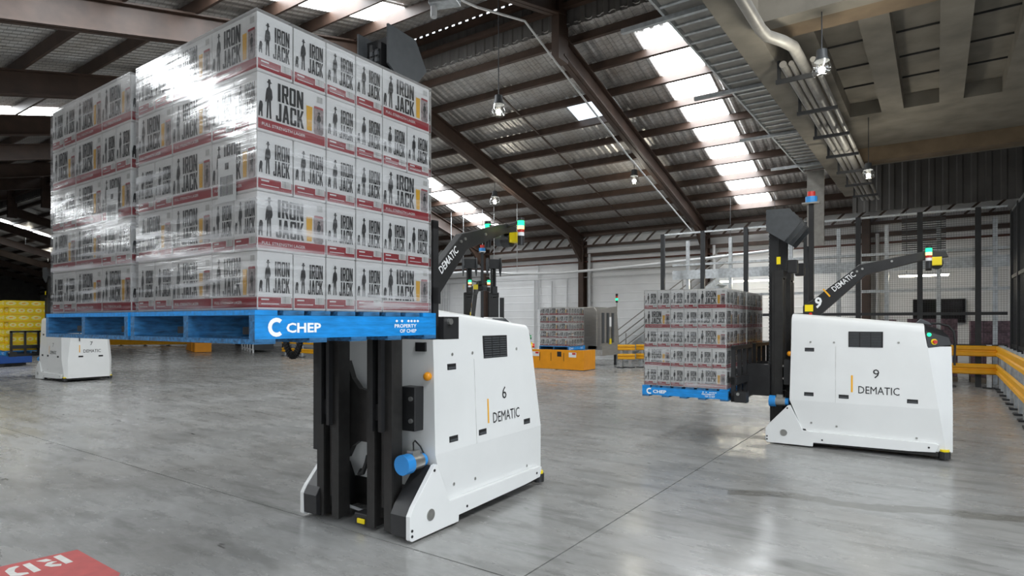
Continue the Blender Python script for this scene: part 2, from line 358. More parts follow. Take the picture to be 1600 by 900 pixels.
for x in FR:
    ibeam((x, Y0-0.1, zr(Y0)-0.24), (x, YW-0.2, zr(YW-0.2)-0.24), 0.52, 0.24).obj('rafter', ceiling)
    ibeam((x, YN, zl(YN)-0.26), (x, Y0, zl(Y0)-0.26), 0.62, 0.26).obj('rafter', ceiling)
    b = MB(); b.prism([(Y0-0.35, ZB-0.9), (Y0+0.1, ZB-0.9), (Y0+0.1, ZT-0.1), (Y0-0.35, ZT-0.2)], x-0.1, x+0.1, 'brown', 'x')
    b.obj('ridge_bracket', ceiling)
    b = MB(); b.prism([(YW-0.2, zr(YW)-1.5), (YW-0.2, zr(YW)-0.6), (YW-1.7, zr(YW-1.7)-0.7)], x-0.05, x+0.05, 'brown', 'x'); b.obj('haunch', ceiling)
for k in range(11):                                   # purlins of the far roof
    y = Y0+0.35+k*1.075
    MB().bar((XL, y, zr(y)-0.13), (XR, y, zr(y)-0.13), 0.075, 0.22, 'brown', (0, 0.284, 1)).obj('purlin', ceiling)
for k in range(19):                                   # purlins of the near roof
    y = Y0-0.5-k*1.4
    MB().bar((XL, y, zl(y)-0.14), (XR, y, zl(y)-0.14), 0.08, 0.24, 'brown', (0, -0.25, 1)).obj('purlin', ceiling)
for x in FR[:6]:                                      # diagonal fly rods between purlins
    for (ya, yb) in ((Y0+1.4, YW-1.0),):
        MB().bar((x-2.9, ya, zr(ya)-0.2), (x-2.9, yb, zr(yb)-0.2), 0.05, 0.03, 'brown').obj('bridging', ceiling)
def strip(name, x, f_, ya, yb):                       # translucent roof strip lit by the sky
    MB().add([(x-.55, ya, f_(ya)-.02), (x+.55, ya, f_(ya)-.02), (x+.55, yb, f_(yb)-.02), (x-.55, yb, f_(yb)-.02)], [(3, 2, 1, 0)], 'skylight').obj(name, ceiling)
for x in (-5.3, -16.9, -51.8): strip('skylight', x, zr, Y0+0.9, YW-1.1)
for x in (-11.3, -24.2): strip('skylight', x, zl, -12.0, Y0-1.9)
strip('skylight_right_offscreen', 1.6, zl, -12.0, 7.2) # next strip of the near roof, 12.9 m on
ya, yb = Y0+2.6, Y0+3.55
MB().add([(-8.9, ya, zr(ya)-.02), (-7.55, ya, zr(ya)-.02), (-7.55, yb, zr(yb)-.02), (-8.9, yb, zr(yb)-.02)], [(3, 2, 1, 0)], 'skyblue').obj('skylight_pane', ceiling)

# back wall, horizontal sheeting ribs
mb = MB(); prof = []; z = 0.0
while z < 5.9: prof += [(z, 0), (z+.015, .01), (z+.33, .01), (z+.345, 0)]; z += 0.36
n = len(prof)
mb.add([(XL, YW+d, a) for a, d in prof]+[(XR, YW+d, a) for a, d in prof], [(i, n+i, n+i+1, i+1) for i in range(n-1)], 'wall')
wall_back = tag(mb.obj('wall_back'), 'white ribbed sheet wall along the far side', None, None, 'structure')
for x in FR+[-1.95, 3.5]:
    b = MB(); b.box(x-.12, x+.12, YW-.42, YW-.38, 0, 5.2, 'brown').box(x-.12, x+.12, YW-.06, YW-.02, 0, 5.2, 'brown').box(x-.02, x+.02, YW-.38, YW-.06, 0, 5.2, 'brown')
    b.obj('column', wall_back)
    MB().cyl((x+.32, YW-.2, 0), (x+.32, YW-.2, 4.6), 0.06, 'cond', 8).obj('downpipe', wall_back)
b = MB()                                              # eave truss
MB().box(XL, XR, YW-.35, YW-.2, 5.36, 5.46, 'brown').obj('eave_beam', wall_back)
MB().box(XL, XR, YW-.3, YW-.2, 4.9, 5.0, 'brown').obj('eave_beam', wall_back)
MB().box(XL, XR, YW-.2, YW-.02, 4.5, 4.64, 'brown').obj('girt', wall_back)
x = -34.0
while x < 3:
    MB().bar((x, YW-.27, 5.0), (x+.4, YW-.27, 5.37), 0.06, 0.06, 'brown').obj('truss_web', wall_back); x += 0.62
for zz, rr, mm in ((4.28, .035, 'rust'), (3.86, .025, 'pipe'), (3.6, .02, 'cond')):
    MB().cyl((-46, YW-.14, zz), (4, YW-.14, zz), rr, mm, 8).obj('wall_pipe', wall_back)
for px, z0, z1 in ((835, 0.3, 3.6), (841, 2.2, 4.3), (862, 1.6, 3.5), (886, 1.4, 3.6), (700, 0, 3.6), (692, 0, 3.6)):
    D = YW*0.995/(((px-800)/F)*math.sin(TH)+math.cos(TH)); X = c2w((px-800)/F*D, D)[0]
    MB().cyl((X, YW-.1, z0), (X, YW-.1, z1), 0.035, 'cond', 8).obj('wall_conduit', wall_back)
tag(MB().box(XL, XR, YN-.3, YN, 0, 3.0, 'browncladding').obj('wall_front_added'), 'unseen brown clad wall added behind the viewpoint to cut and tint light', None, None, 'structure')  # added unseen wall, dims and tints light from behind the camera
tag(MB().box(XL-.3, XL, YN, YW+.3, 0, 9.5, 'darkclad').obj('wall_left'), 'dark clad wall at the far end', None, None, 'structure')
tag(MB().box(XR, XR+.3, 7.0, YW+.3, 0, 9.5, 'concrete').obj('wall_right'), 'raw concrete side wall under the upper floor', None, None, 'structure')
# concrete upper floor over the right side
b = MB(); b.box(EDGE, XR, 7.7, 18.6, 5.75, 6.1, 'concrete')
mezz = tag(b.obj('trim_1'), 'raw concrete upper floor slab with ribs and beams', None, None, 'structure')
MB().box(EDGE-.12, EDGE+.2, 1.0, 19, 5.08, 6.9, 'concrete').obj('edge_beam', mezz)
for ya, yb, mm in ((7.9, 8.25, 'brownconcrete'), (15.6, 16.0, 'brownconcrete')):
    MB().box(EDGE+.22, XR, ya, yb, 5.2, 5.75, mm).obj('cross_beam', mezz)
MB().box(EDGE+.2, XR, 7.65, 7.9, 5.2, 8.3, 'concrete').obj('face_panel', mezz)
for ya, yb in ((8.25, 12.6),):
    yb = 13.1
    MB().box(EDGE+.2, -1.34, ya, yb, 5.5, 5.75, 'concrete').obj('rib', mezz)
    for k in range(9):
        x = -.83+.87*k; MB().box(x, x+.345, ya, yb, 5.5, 5.75, 'concrete').obj('rib', mezz)
        for q in range(1, 5):
            yy = ya+(yb-ya)*q/5; MB().box(x-.51, x, yy, yy+.02, 5.725, 5.75, 'gap').obj('board_joint', mezz)
MB().box(EDGE+.22, XR, 13.1, 15.6, 5.5, 5.75, 'concrete').obj('slab_band', mezz)
mb = MB(); vs_ = []
for i in range(int((XR-EDGE)/0.3)):
    q = EDGE+i*0.3; vs_ += [(q, 0), (q+.1, 0), (q+.13, .03), (q+.27, .03)]
mb.add([(x, 19.6+d, 4.7) for x, d in vs_]+[(x, 19.6+d, 9.0) for x, d in vs_], [(i, i+1, len(vs_)+i+1, len(vs_)+i) for i in range(len(vs_)-1)], 'darkclad')
tag(mb.obj('trim_2'), 'dark ribbed cladding above the mesh fence', None, None, 'structure')

# ------------------------------------------------------------------ goods: cases and pallets
CL, CW, CHT = 0.3655, 0.1785, 0.262
MAN = [(.30, 0), (.42, 0), (.46, .25), (.50, .45), (.54, .25), (.58, 0), (.72, 0), (.68, .3), (.68, .48), (.74, .46), (.82, .56), (.76, .74), (.62, .80), (.60, .86),
       (.64, .90), (.78, .91), (.66, .94), (.62, 1.0), (.46, 1.0), (.42, .94), (.30, .91), (.44, .90), (.47, .86), (.45, .80), (.30, .74), (.22, .56), (.20, .40), (.28, .40), (.34, .5), (.34, .3)]
DOG = [(0, 0), (.07, 0), (.09, .1), (.14, .1), (.16, 0), (.23, 0), (.22, .16), (.25, .27), (.2, .34), (.08, .34), (.04, .28), (.0, .16)]
def q4(a, b_, c, d): return [(a, c), (b_, c), (b_, d), (a, d)]
GLY = {'I': (.5, [q4(.08, .92, 0, 1)]),
 'R': (1, [q4(0, .36, 0, 1), [(.36, .86), (1, .86), (.92, 1), (.36, 1)], q4(.66, 1, .52, .88), [(.36, .42), (.9, .42), (1, .54), (.36, .56)], [(.42, .44), (.76, .44), (1.04, 0), (.68, 0)]]),
 'O': (1, [q4(0, .35, .07, .93), q4(.65, 1, .07, .93), [(0, .93), (.1, 1), (.9, 1), (1, .93), (1, .86), (0, .86)], [(0, .07), (0, .14), (1, .14), (1, .07), (.9, 0), (.1, 0)]]),
 'N': (1.05, [q4(0, .32, 0, 1), q4(.68, 1, 0, 1), [(.0, 1), (.36, 1), (1, 0), (.64, 0)]]),
 'J': (.95, [q4(.6, 1, .07, 1), [(.08, .14), (1, .14), (1, .07), (.88, 0), (.2, 0), (.08, .07)], q4(.08, .4, .1, .3)]),
 'A': (1.1, [[(0, 0), (.34, 0), (.62, 1), (.3, 1)], [(.66, 0), (1, 0), (.7, 1), (.38, 1)], q4(.24, .76, .2, .34)]),
 'C': (1, [q4(0, .36, .07, .93), [(0, .93), (.1, 1), (.9, 1), (1, .93), (1, .86), (0, .86)], [(0, .07), (0, .14), (1, .14), (1, .07), (.9, 0), (.1, 0)], q4(.66, 1, .64, .92), q4(.66, 1, .08, .34)]),
 'K': (1.08, [q4(0, .36, 0, 1), [(.3, .45), (.66, 1), (1, 1), (.5, .4)], [(.34, .62), (.6, .66), (1.04, 0), (.68, 0)]])}
def block(b, word, o, X, Y, wd, h, m):
    tot = sum(GLY[c][0] for c in word)+.14*(len(word)-1); x = 0
    for c in word:
        gw, ps = GLY[c]
        for p in ps: b.flat([((x+a*gw)/tot*wd, d*h) for a, d in p], o, X, Y, m)
        x += gw+.14
def face_print(b, o, X, wd, wide):
    X = Vector(X); Z = Vector((0, 0, 1)); o = Vector(o); nrm = X.cross(Z)
    o1 = o+nrm*0.0008; o2 = o+nrm*0.0016; H = CHT
    def poly(P, x, z, w_, h_, m, oo=o2): b.flat([(a*w_+x, c*h_+z) for a, c in P], oo, X, Z, m)
    sq = [(0, 0), (1, 0), (1, 1), (0, 1)]
    e = 0.004
    if wide:
        poly(sq, e, .012, wd-2*e, .046, 'redband', o1)
        b.text('FULL STRENGTH LAGER', o2+X*.06*wd+Z*.028, X, Z, .014, 'whiteprint', .62*wd, .01)
        poly(MAN, .075*wd, .066, .16*wd, .175, 'ink'); poly(DOG, .015*wd, .066, .24*wd, .2, 'ink')
        block(b, 'IRON', o2+X*.275*wd+Z*.156, X, Z, .375*wd, .082, 'ink'); block(b, 'JACK', o2+X*.245*wd+Z*.066, X, Z, .41*wd, .082, 'ink')
        poly([(.1, 0), (.9, 0), (1, 1), (0, 1)], .695*wd, .068, .095*wd, .12, 'beer'); poly([(0, 0), (1, 0), (1, 1), (0, 1)], .695*wd, .183, .095*wd, .014, 'whiteprint', o2+nrm*.0004)
        poly([(.12, 0), (.88, 0), (1, .08), (1, .9), (.85, 1), (.15, 1), (0, .9), (0, .08)], .81*wd, .06, .155*wd, .135, 'can', o1)
        poly(sq, .815*wd, .183, .145*wd, .01, 'redband'); poly(MAN, .835*wd, .085, .11*wd, .085, 'ink'); poly(sq, .86*wd, .215, .09*wd, .028, 'foam')
    else:
        poly(sq, e, .012, wd-2*e, .046, 'redband', o1); poly(sq, .66*wd, .03, .3*wd, .034, 'carton', o1+nrm*.0003); poly(sq, .69*wd, .032, .25*wd, .03, 'foam')
        poly(sq, .1*wd, .044, .22*wd, .007, 'whiteprint'); poly(sq, .1*wd, .026, .5*wd, .004, 'whiteprint')
        poly(MAN, .15*wd, .08, .26*wd, .145, 'ink'); poly(DOG, .045*wd, .082, .38*wd, .15, 'ink')
        block(b, 'IRON', o2+X*.48*wd+Z*.152, X, Z, .43*wd, .068, 'ink'); block(b, 'JACK', o2+X*.43*wd+Z*.078, X, Z, .48*wd, .068, 'ink')
b = MB(); e = 0.004                                   # carton with folded edges
x0, x1, y0, y1 = -CL/2, CL/2, -CW/2, CW/2
ring = lambda z, i: [(x0+i, y0+i, z), (x1-i, y0+i, z), (x1-i, y1-i, z), (x0+i, y1-i, z)]
rings = [ring(0, e), ring(e, 0), ring(CHT-e, 0), ring(CHT, e)]
V = sum(rings, []); Fc = [(3, 2, 1, 0), (12, 13, 14, 15)]+[(4*r+i, 4*r+(i+1) % 4, 4*r+4+(i+1) % 4, 4*r+4+i) for r in range(3) for i in range(4)]
b.add(V, Fc, 'carton')
face_print(b, (x0, y0, 0), (1, 0, 0), CL, True); face_print(b, (x1, y1, 0), (-1, 0, 0), CL, True)
face_print(b, (x1, y0, 0), (0, 1, 0), CW, False); face_print(b, (x0, y1, 0), (0, -1, 0), CW, False)
CASE = b.mesh('beer_case')

# yellow carton
b = MB(); YC = (0.30, 0.20, 0.205)
b.box(-YC[0]/2, YC[0]/2, -YC[1]/2, YC[1]/2, 0, YC[2]-.004, 'ycarton')
for o, X, wd in (((-YC[0]/2, -YC[1]/2, 0), (1, 0, 0), YC[0]), ((YC[0]/2, YC[1]/2, 0), (-1, 0, 0), YC[0]), ((YC[0]/2, -YC[1]/2, 0), (0, 1, 0), YC[1]), ((-YC[0]/2, YC[1]/2, 0), (0, -1, 0), YC[1])):
    X = Vector(X); o = Vector(o)+X.cross(Vector((0, 0, 1)))*.001; Z = Vector((0, 0, 1))
    el = lambda rx, rz, cx, cz: [(cx+rx*math.cos(t*math.pi/8), cz+rz*math.sin(t*math.pi/8)) for t in range(16)]
    b.flat(el(.4*wd, .055, .5*wd, .12), o, X, Z, 'palelabel'); b.flat(el(.17*wd, .02, .5*wd, .12), o+X.cross(Z)*.0006, X, Z, 'amberbar')
    b.flat([(0.005, .005), (wd-.005, .005), (wd-.005, .03), (.005, .03)], o, X, Z, 'amberbar')
YCASE = b.mesh('yellow_case')

PW, PH = 1.165, 0.15
def pallet_meshes():
    r = {}
    b = MB(); b.box(0, PW, .004, .045, .022, .127, 'blueworn_shade').box(.0, PW, 0, .004, .022, .127, 'blue')  # worn ends; darker inner faces put the openings' shade into the colour
    o = Vector((0, -.001, 0)); X = Vector((1, 0, 0)); Z = Vector((0, 0, 1))
    # printed on the outer face, which is viewed from -y: x runs to the right
    def arc(cx, cz, ro, ri):
        P = []
        for i in range(13): t = R(50+i*260/12); P.append((cx+ro*math.cos(t), cz+ro*math.sin(t)))
        for i in range(12, -1, -1): t = R(50+i*260/12); P.append((cx+ri*math.cos(t), cz+ri*math.sin(t)))
        return P
    b.flat(arc(.105, .074, .043, .024), o, X, Z, 'whiteprint')
    b.text('CHEP', (.155, -.001, .048), X, Z, .046, 'whiteprint', .19, .03)
    b.text('PROPERTY', (.83, -.001, .066), X, Z, .02, 'whiteprint', .17, .02); b.text('OF CHEP', (.87, -.001, .038), X, Z, .02, 'whiteprint', .13, .02)
    for dx in (.835, .875, .925, .95, .975, 1.0): b.flat([(dx, .103), (dx+.011, .095), (dx+.022, .103), (dx+.011, .111)], o, X, Z, 'whiteprint')
    r['outer'] = b.mesh('bearer')
    b = MB(); b.box(0, PW, 0, .045, .022, .127, 'blueworn_shade'); r['inner'] = b.mesh('bearer')
    b = MB(); b.box(-.055, .055, 0, PW, .128, .15, 'blueworn_shade'); r['top'] = b.mesh('deck_board')
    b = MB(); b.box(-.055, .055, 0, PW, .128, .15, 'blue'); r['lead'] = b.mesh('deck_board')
    b = MB(); b.box(-.05, .05, 0, PW, 0, .022, 'blueworn_shade'); r['bot'] = b.mesh('bottom_board')
    return r
PM = pallet_meshes()
def pallet(Mx, label, group=None):
    """Mx: matrix of the pallet's corner, x along the bearers, y across; origin at its base."""
    p = empty('pallet', label=label, cat='pallet', group=group); p.matrix_world = Mx
    link('bearer', PM['outer'], p); link('bearer', PM['inner'], p, (0, PW/2-.0225, 0))
    o = link('bearer', PM['outer'], p, (PW, PW, 0), math.pi)
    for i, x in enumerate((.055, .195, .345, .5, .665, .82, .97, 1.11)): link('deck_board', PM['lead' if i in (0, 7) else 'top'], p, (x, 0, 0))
    for x in (.05, .33, .58, .83, 1.115): link('bottom_board', PM['bot'], p, (x, 0, 0))
    return p
NTH = ['first', 'second', 'third', 'fourth', 'fifth', 'sixth']
LAY = ['bottom', 'second', 'third', 'fourth', 'top']
def shell(tB):
    """cases of one layer on a 6x6 grid of half-case units: (x, y, along_x)"""
    L = []
    for x in range(4): L.append((x+.5, 1.0, False, 'front', x))
    L += [(5, .5, True, 'front', 4), (5, 1.5, True, 'right', 1), (5.5, 3, False, 'right', 2)]
    for x in range(2, 5): L.append((x+.5, 5.0, False, 'back', x-2))
    L.append((5.5, 5.0, False, 'right', 3))
    L += [(1, 5.5, True, 'left', 3), (1, 4.5, True, 'left', 2), (.5, 3, False, 'left', 1)]
    if tB: L = [(6-x, y, a, {'left': 'right', 'right': 'left'}.get(sd, sd), (4-i if sd == 'front' else i)) for x, y, a, sd, i in L]
    return L
def stack(Mx, whose, sides, group, film=True):
    """stack of five layers on the pallet whose base matrix is Mx; local x along the bearers, front = y 0 side"""
    u = .1858; off = (PW-6*u)/2
    for k in range(5):
        for x, y, a, sd, i in shell(k % 2 == 1):
            if sd not in sides: continue
            o = bpy.data.objects.new('beer_case', CASE); col.objects.link(o)
            jit = (random.uniform(-.0006, .0006), random.uniform(-.0006, .0006))
            o.matrix_world = Mx @ Matrix.Translation((off+x*u+jit[0], off+y*u+jit[1], PH+.001+k*(CHT+.002))) @ Matrix.Rotation((0 if a else R(90))+random.uniform(-.0025, .0025)+(math.pi if sd == 'back' else 0), 4, 'Z')
            nm = {'front': 'lettered side', 'left': 'fork-tip end', 'right': 'mast end', 'back': 'inner side'}[sd]
            tag(o, 'white beer case, %s layer, %s along the %s, %s' % (LAY[k], NTH[i], nm, whose), 'beer case', group)
    if film:
        H = 5*(CHT+.002)+.004; a0 = off-.006; a1 = off+6*u+.006; n = 14; b = MB(); rows = 26
        per = []
        for sx in range(4):
            for i in range(n):
                t = i/n
                per.append([(a0+(a1-a0)*t, a0), (a1, a0+(a1-a0)*t), (a1-(a1-a0)*t, a1), (a0, a1-(a1-a0)*t)][sx])
        rnd = random.Random(3)
        V = []; Fc = []
        for r in range(rows+1):
            z = PH+.0+H*r/rows
            for j, (x, y) in enumerate(per):
                d = rnd.uniform(-.0012, .0012); c = PW/2
                V.append((c+(x-c)*(1+d), c+(y-c)*(1+d), z))
        m = len(per)
        for r in range(rows):
            for j in range(m): Fc.append((r*m+j, r*m+(j+1) % m, (r+1)*m+(j+1) % m, (r+1)*m+j))
        b.add(V, Fc, 'film'); b.add([(a0, a0, PH+H+.002), (a1, a0, PH+H+.002), (a1, a1, PH+H+.002), (a0, a1, PH+H+.002)], [(0, 1, 2, 3)], 'film')
        o = b.obj('stretch_wrap'); o.matrix_world = Mx
        tag(o, 'clear stretch wrap around the beer cases, '+whose, 'stretch wrap')

# ------------------------------------------------------------------ automated forklifts
AW, AL = 1.2, 2.03
def ztop(s): return 1.735-.094*(s-.3)
def forklift(num, A, yaw, lift, label, boom_dz=0.0, forks=True, load_off=.42, load_lat=0.0):
    root = empty('automated_forklift', (A[0], A[1], 0), yaw, label, 'forklift')
    W = AW
    # --- body shell
    rings = []
    def rg(z, sf, sr, sb, l0, c): return [(sf, l0, z), (sr, l0, z), (sb, l0+c, z), (sb, W-l0-c, z), (sr, W-l0, z), (sf, W-l0, z)]
    rings = [rg(.10, .47, 1.965, 2.03, .04, .06), rg(.208, .45, 1.95, 2.03, .032, .07), rg(.60, .295, 1.895, 2.03, .0, .10), rg(1.33, .31, 1.785, 2.02, .03, .15)]
    b = MB(); V = sum(rings, []); n = 6
    lowf = [(r*n+i, r*n+(i+1) % n, (r+1)*n+(i+1) % n, (r+1)*n+i) for r in range(2) for i in range(n)]
    upf = [(2*n+i, 2*n+(i+1) % n, 3*n+(i+1) % n, 3*n+i) for i in range(n)]
    b.add(V, [lowf[i] for i in range(12) if i % 6 in (0, 4)], 'white'); b.add(V, [lowf[i] for i in range(12) if i % 6 not in (0, 4)]+upf+[(5, 4, 3, 2, 1, 0)], 'white')
    # upper part up to the sloping rounded top
    def tr(s0, s1, ins, dz): return [(s0, ins, ztop(s0)-dz), (s1, ins, ztop(s1)-dz), (s1, W-ins, ztop(s1)-dz), (s0, W-ins, ztop(s0)-dz)]
    r0 = [(.31, .03, 1.33), (1.785, .03, 1.33), (1.785, W-.03, 1.33), (.31, W-.03, 1.33)]
    T = [r0, tr(.312, 1.76, .045, .11), tr(.314, 1.757, .052, .06), tr(.318, 1.755, .07, .025), tr(.325, 1.75, .10, .006), tr(.335, 1.745, .16, 0)]
    V = sum(T, []); b.add(V, [(4*r+i, 4*r+(i+1) % 4, 4*r+4+(i+1) % 4, 4*r+4+i) for r in range(5) for i in range(4)]+[(20, 21, 22, 23)], 'white')
    b.obj('body', root, smooth=32)
    # --- black control panel at the rear top
    b = MB(); q0 = [(1.79, .028, 1.332), (2.022, .178, 1.332), (2.022, W-.178, 1.332), (1.79, W-.028, 1.332)]
    q0 = [(1.79, .028, 1.31), (2.024, .178, 1.345), (2.024, W-.178, 1.345), (1.79, W-.028, 1.31)]
    q1 = [(1.765, .048, 1.52), (2.0, .19, 1.44), (2.0, W-.19, 1.44), (1.765, W-.048, 1.52)]
    q2 = [(1.755, .09, 1.585), (1.93, .22, 1.52), (1.93, W-.22, 1.52), (1.755, W-.09, 1.585)]
    b.hexa(q0, q1, 'black'); b.hexa(q1, q2, 'black')
    cp = b.obj('control_panel', root, bevel=.008)
    d = Vector((.234, .15, 0)).normalized(); nn = Vector((d.y, -d.x, 0))
    c = Vector((1.80, .062, 1.47)); MB().cyl(c-nn*.01, c+nn*.012, .022, 'green' if num == '9' else 'greenoff', 12).obj('green_light', cp)
    c = Vector((1.85, .078, 1.385)); b = MB(); b.cyl(c-nn*.02, c+nn*.008, .036, 'signyellow', 14).cyl(c+nn*.008, c+nn*.03, .022, 'red', 12); b.obj('stop_button', cp)
    b = MB(); b.prism([(1.66, 1.60), (1.84, 1.575), (1.80, 1.62), (1.72, 1.66)], .30, .46, 'charcoal'); b.obj('operator_screen', root, bevel=.01)
    MB().tube([(1.8, .4, 1.6), (1.9, .4, 1.6), (2.0, .4, 1.57), (2.05, .38, 1.5), (2.06, .36, 1.38), (2.055, .36, 1.1)], .012, 'rubber').obj('cable', root)
    # --- chassis plates with fork legs
    prof = [(0, .035), (.0, .205), (.035, .26), (.275, .525), (.305, .53), (.455, .212), (1.86, .205), (1.90, .19), (1.865, .10), (1.6, .085), (.575, .07), (.57, .02), (.02, .02)]
    for y0, y1 in ((-.012, .03), (W-.03, W+.012)):
        o = MB().prism(prof, y0, y1, 'white').obj('side_plate', root, bevel=.004)
        yy = y0 if y0 < 0 else y1; sg = -1 if y0 < 0 else 1
        MB().cyl((.225, yy-.001*sg, .165), (.225, yy+.006*sg, .165), .044, 'steel', 20).obj('axle_cap', o)
        for s, z in ((.02, .06), (.02, .1), (.27, .49), (.68, .115), (1.8, .15)): MB().cyl((s, yy-.001*sg, z), (s, yy+.004*sg, z), .011, 'grille', 8).obj('bolt', o)
    for y0, y1 in ((.03, .185), (W-.185, W-.03)):
        MB().prism([(.004, .045), (.0, .2), (.04, .265), (.285, .52), (.46, .3), (.56, .03), (.05, .03)], y0, y1, 'black').obj('leg_cover', root, bevel=.004)
        MB().cyl((.23, y0+.02, .09), (.23, y1-.02, .09), .088, 'timber', 18).obj('load_wheel', root)
    b = MB(); b.box(.42, 1.95, .05, W-.05, .045, .14, 'steel_black'); b.obj('chassis', root)
    b = MB(); b.cyl((1.55, .35, .09), (1.55, .85, .09), .09, 'rubber', 18); b.obj('drive_wheel', root)
    b = MB(); b.box(.42, .46, .19, W-.19, .1, .5, 'steel_black'); b.obj('front_frame', root)
    # --- side panel hardware, both sides
    for sd in (0, 1):
        def P(s, z, dl=0):
            l0 = .032*(.6-z)/.392 if z < .6 else .03*(z-.6)/.73
            if z > 1.33: l0 = .03+.015*(z-1.33)/.3
            return Vector((s, (l0-dl) if sd == 0 else W-l0+dl, z))
        X = Vector((1, 0, 0)) if sd == 0 else Vector((-1, 0, 0)); Z = (P(1, 1.3)-P(1, .7)).normalized()
        sg = 1 if sd == 0 else -1
        vent = MB().hexa([P(.97, 1.305, .002), P(1.34, 1.305, .002), P(1.34, 1.305, -.03), P(.97, 1.305, -.03)], [P(.97, 1.5, .004), P(1.34, 1.5, .004), P(1.34, 1.5, -.03), P(.97, 1.5, -.03)], 'grille').obj('vent', root)
        for i in range(9):
            z = 1.318+i*.02
            for a in (.98, 1.1, 1.215): MB().bar(P(a, z, .006), P(a+.105, z, .006), .007, .011, 'charcoal').obj('slat', vent)
        for s, z in ((.524, .689), (.92, .683), (1.64, .676), (.528, 1.262)):
            h = MB(); h.hexa([P(s-.055, z-.024, .002), P(s+.055, z-.024, .002), P(s+.055, z-.024, -.02), P(s-.055, z-.024, -.02)], [P(s-.055, z+.024, .002), P(s+.055, z+.024, .002), P(s+.055, z+.024, -.02), P(s-.055, z+.024, -.02)], 'grille')
            h.hexa([P(s-.045, z-.018, .005), P(s+.045, z-.018, .005), P(s+.045, z-.018, 0), P(s-.045, z-.018, 0)], [P(s-.045, z+.0, .005), P(s+.045, z+.0, .005), P(s+.045, z+.0, 0), P(s-.045, z+.0, 0)], 'charcoal'); h.obj('panel_latch', root)
        for s, z in ((.54, 1.36), (.81, 1.36), (1.5, 1.37), (.55, .32), (.84, .30), (1.68, .24)): MB().cyl(P(s, z, -.004), P(s, z, .004), .013, 'steel', 8).obj('screw', root)
        t = MB(); nb = MB(); bar_ = MB(); ex = .003
        if sd == 0:
            t.text('DEMATIC', P(1.08, .735, ex), X, Z, .092, 'ink', .43); nb.text(num, P(1.235, .93, ex), X, Z, .11, 'ink', None)
            bar_.flat([(0, 0), (.02, 0), (.02, .21), (0, .21)], P(1.0, .745, ex), X, Z, 'amberbar')
        else:
            t.text('DEMATIC', P(1.51, .735, ex), X, Z, .092, 'ink', .43); nb.text(num, P(1.33, .93, ex), X, Z, .11, 'ink', None)
            bar_.flat([(0, 0), (.02, 0), (.02, .21), (0, .21)], P(1.6, .745, ex), X, Z, 'amberbar')
        t.obj('lettering', root); nb.obj('fleet_number', root); bar_.obj('amber_stripe', root)
    for s in (.83,): MB().bar((s, -.001, .6), (s, .0285, 1.31), .004, .003, 'foam').obj('panel_seam', root)
    # --- rear face lettering and safety scanners
    t = MB(); X = Vector((0, 1, 0)); Z = Vector((0, 0, 1))
    t.text('DEMATIC', (2.032, .46, .78), X, Z, .085, 'ink', .42); MB().text(num, (2.034, .62, .98), X, Z, .1, 'ink').obj('fleet_number', root)
    MB().flat([(0, 0), (.02, 0), (.02, .2), (0, .2)], (2.033, .36, .79), X, Z, 'amberbar').obj('amber_stripe', root); t.obj('rear_lettering', root)
    for y in (.4, .88): MB().box(2.02, 2.034, y-.055, y+.055, .66, .7, 'grille').obj('rear_latch', root)
    for y in (.06, W-.06):
        b = MB(); b.cyl((1.95, y, .11), (1.95, y, .135), .05, 'signyellow', 14).cyl((1.95, y, .03), (1.95, y, .11), .06, 'black', 14); b.obj('safety_scanner', root)
    b = MB(); b.box(.06, .17, W/2-.11, W/2+.03, .03, .12, 'black').box(.045, .06, W/2-.09, W/2-.01, .045, .085, 'signyellow'); b.obj('front_scanner', root, bevel=.006)
    b = MB(); b.tube([(.2, .2, .09), (.2, W/2-.1, .08)], .013, 'cond', 8).tube([(.2, W/2+.03, .08), (.22, W-.2, .1)], .013, 'cond', 8); b.obj('scanner_conduit', root)
    # --- front of the body
    b = MB(); b.box(.20, .305, .125, .27, .78, 1.12, 'black'); fb = b.obj('connector_box', root, bevel=.005)
    for z in (.86, 1.03): MB().cyl((.185, .16, z), (.2, .16, z), .018, 'steel', 10).obj('bolt', fb)
    MB().box(.29, .31, .10, .2, 1.39, 1.46, 'grille').obj('front_vent', root)
    b = MB(); b.sphere((.285, .07, 1.2), .034, 'orange', 10); b.obj('amber_marker', root, smooth=60)
    b = MB(); b.cyl((.03, .10, .56), (.11, .10, .56), .075, 'motorblue', 20).cyl((.11, .10, .56), (.23, .10, .56), .06, 'steel', 16).cyl((.23, .10, .56), (.27, .10, .56), .05, 'motorblue', 16)
    b.box(.12, .2, .07, .13, .60, .65, 'steel'); b.obj('rotary_sensor', root, smooth=40)
    MB().tube([(.16, .1, .65), (.18, .12, .70), (.22, .14, .71), (.26, .12, .66), (.28, .1, .6)], .006, 'rubber', 6).obj('sensor_cable', root)
    # --- twin masts
    up = max(0.0, lift-.74)*.72; top_i = 3.05+up
    for c in (.34, .92):
        m = MB()
        for l in (c-.09, c+.09): m.box(.06, .17, l-.025, l+.025, .04, 2.32, 'steel_black').box(.04, .06, l-.04, l+.04, .04, 2.32, 'steel_black')
        m.box(.12, .165, c-.09, c+.09, .10, .3, 'steel_black').box(.13, .165, c-.09, c+.09, .3, 2.2, 'steel_black').box(.12, .18, c-.12, c+.12, 2.22, 2.32, 'steel_black')
        mo = m.obj('outer_mast', root)
        m = MB()
        for l in (c-.045, c+.045): m.box(.0, .11, l-.016, l+.016, .12+up, top_i, 'black')
        m.box(.03, .1, c-.045, c+.045, top_i-.12, top_i-.04, 'black').box(.03, .1, c-.045, c+.045, .2+up, .32+up, 'black')
        m.obj('inner_mast', root)
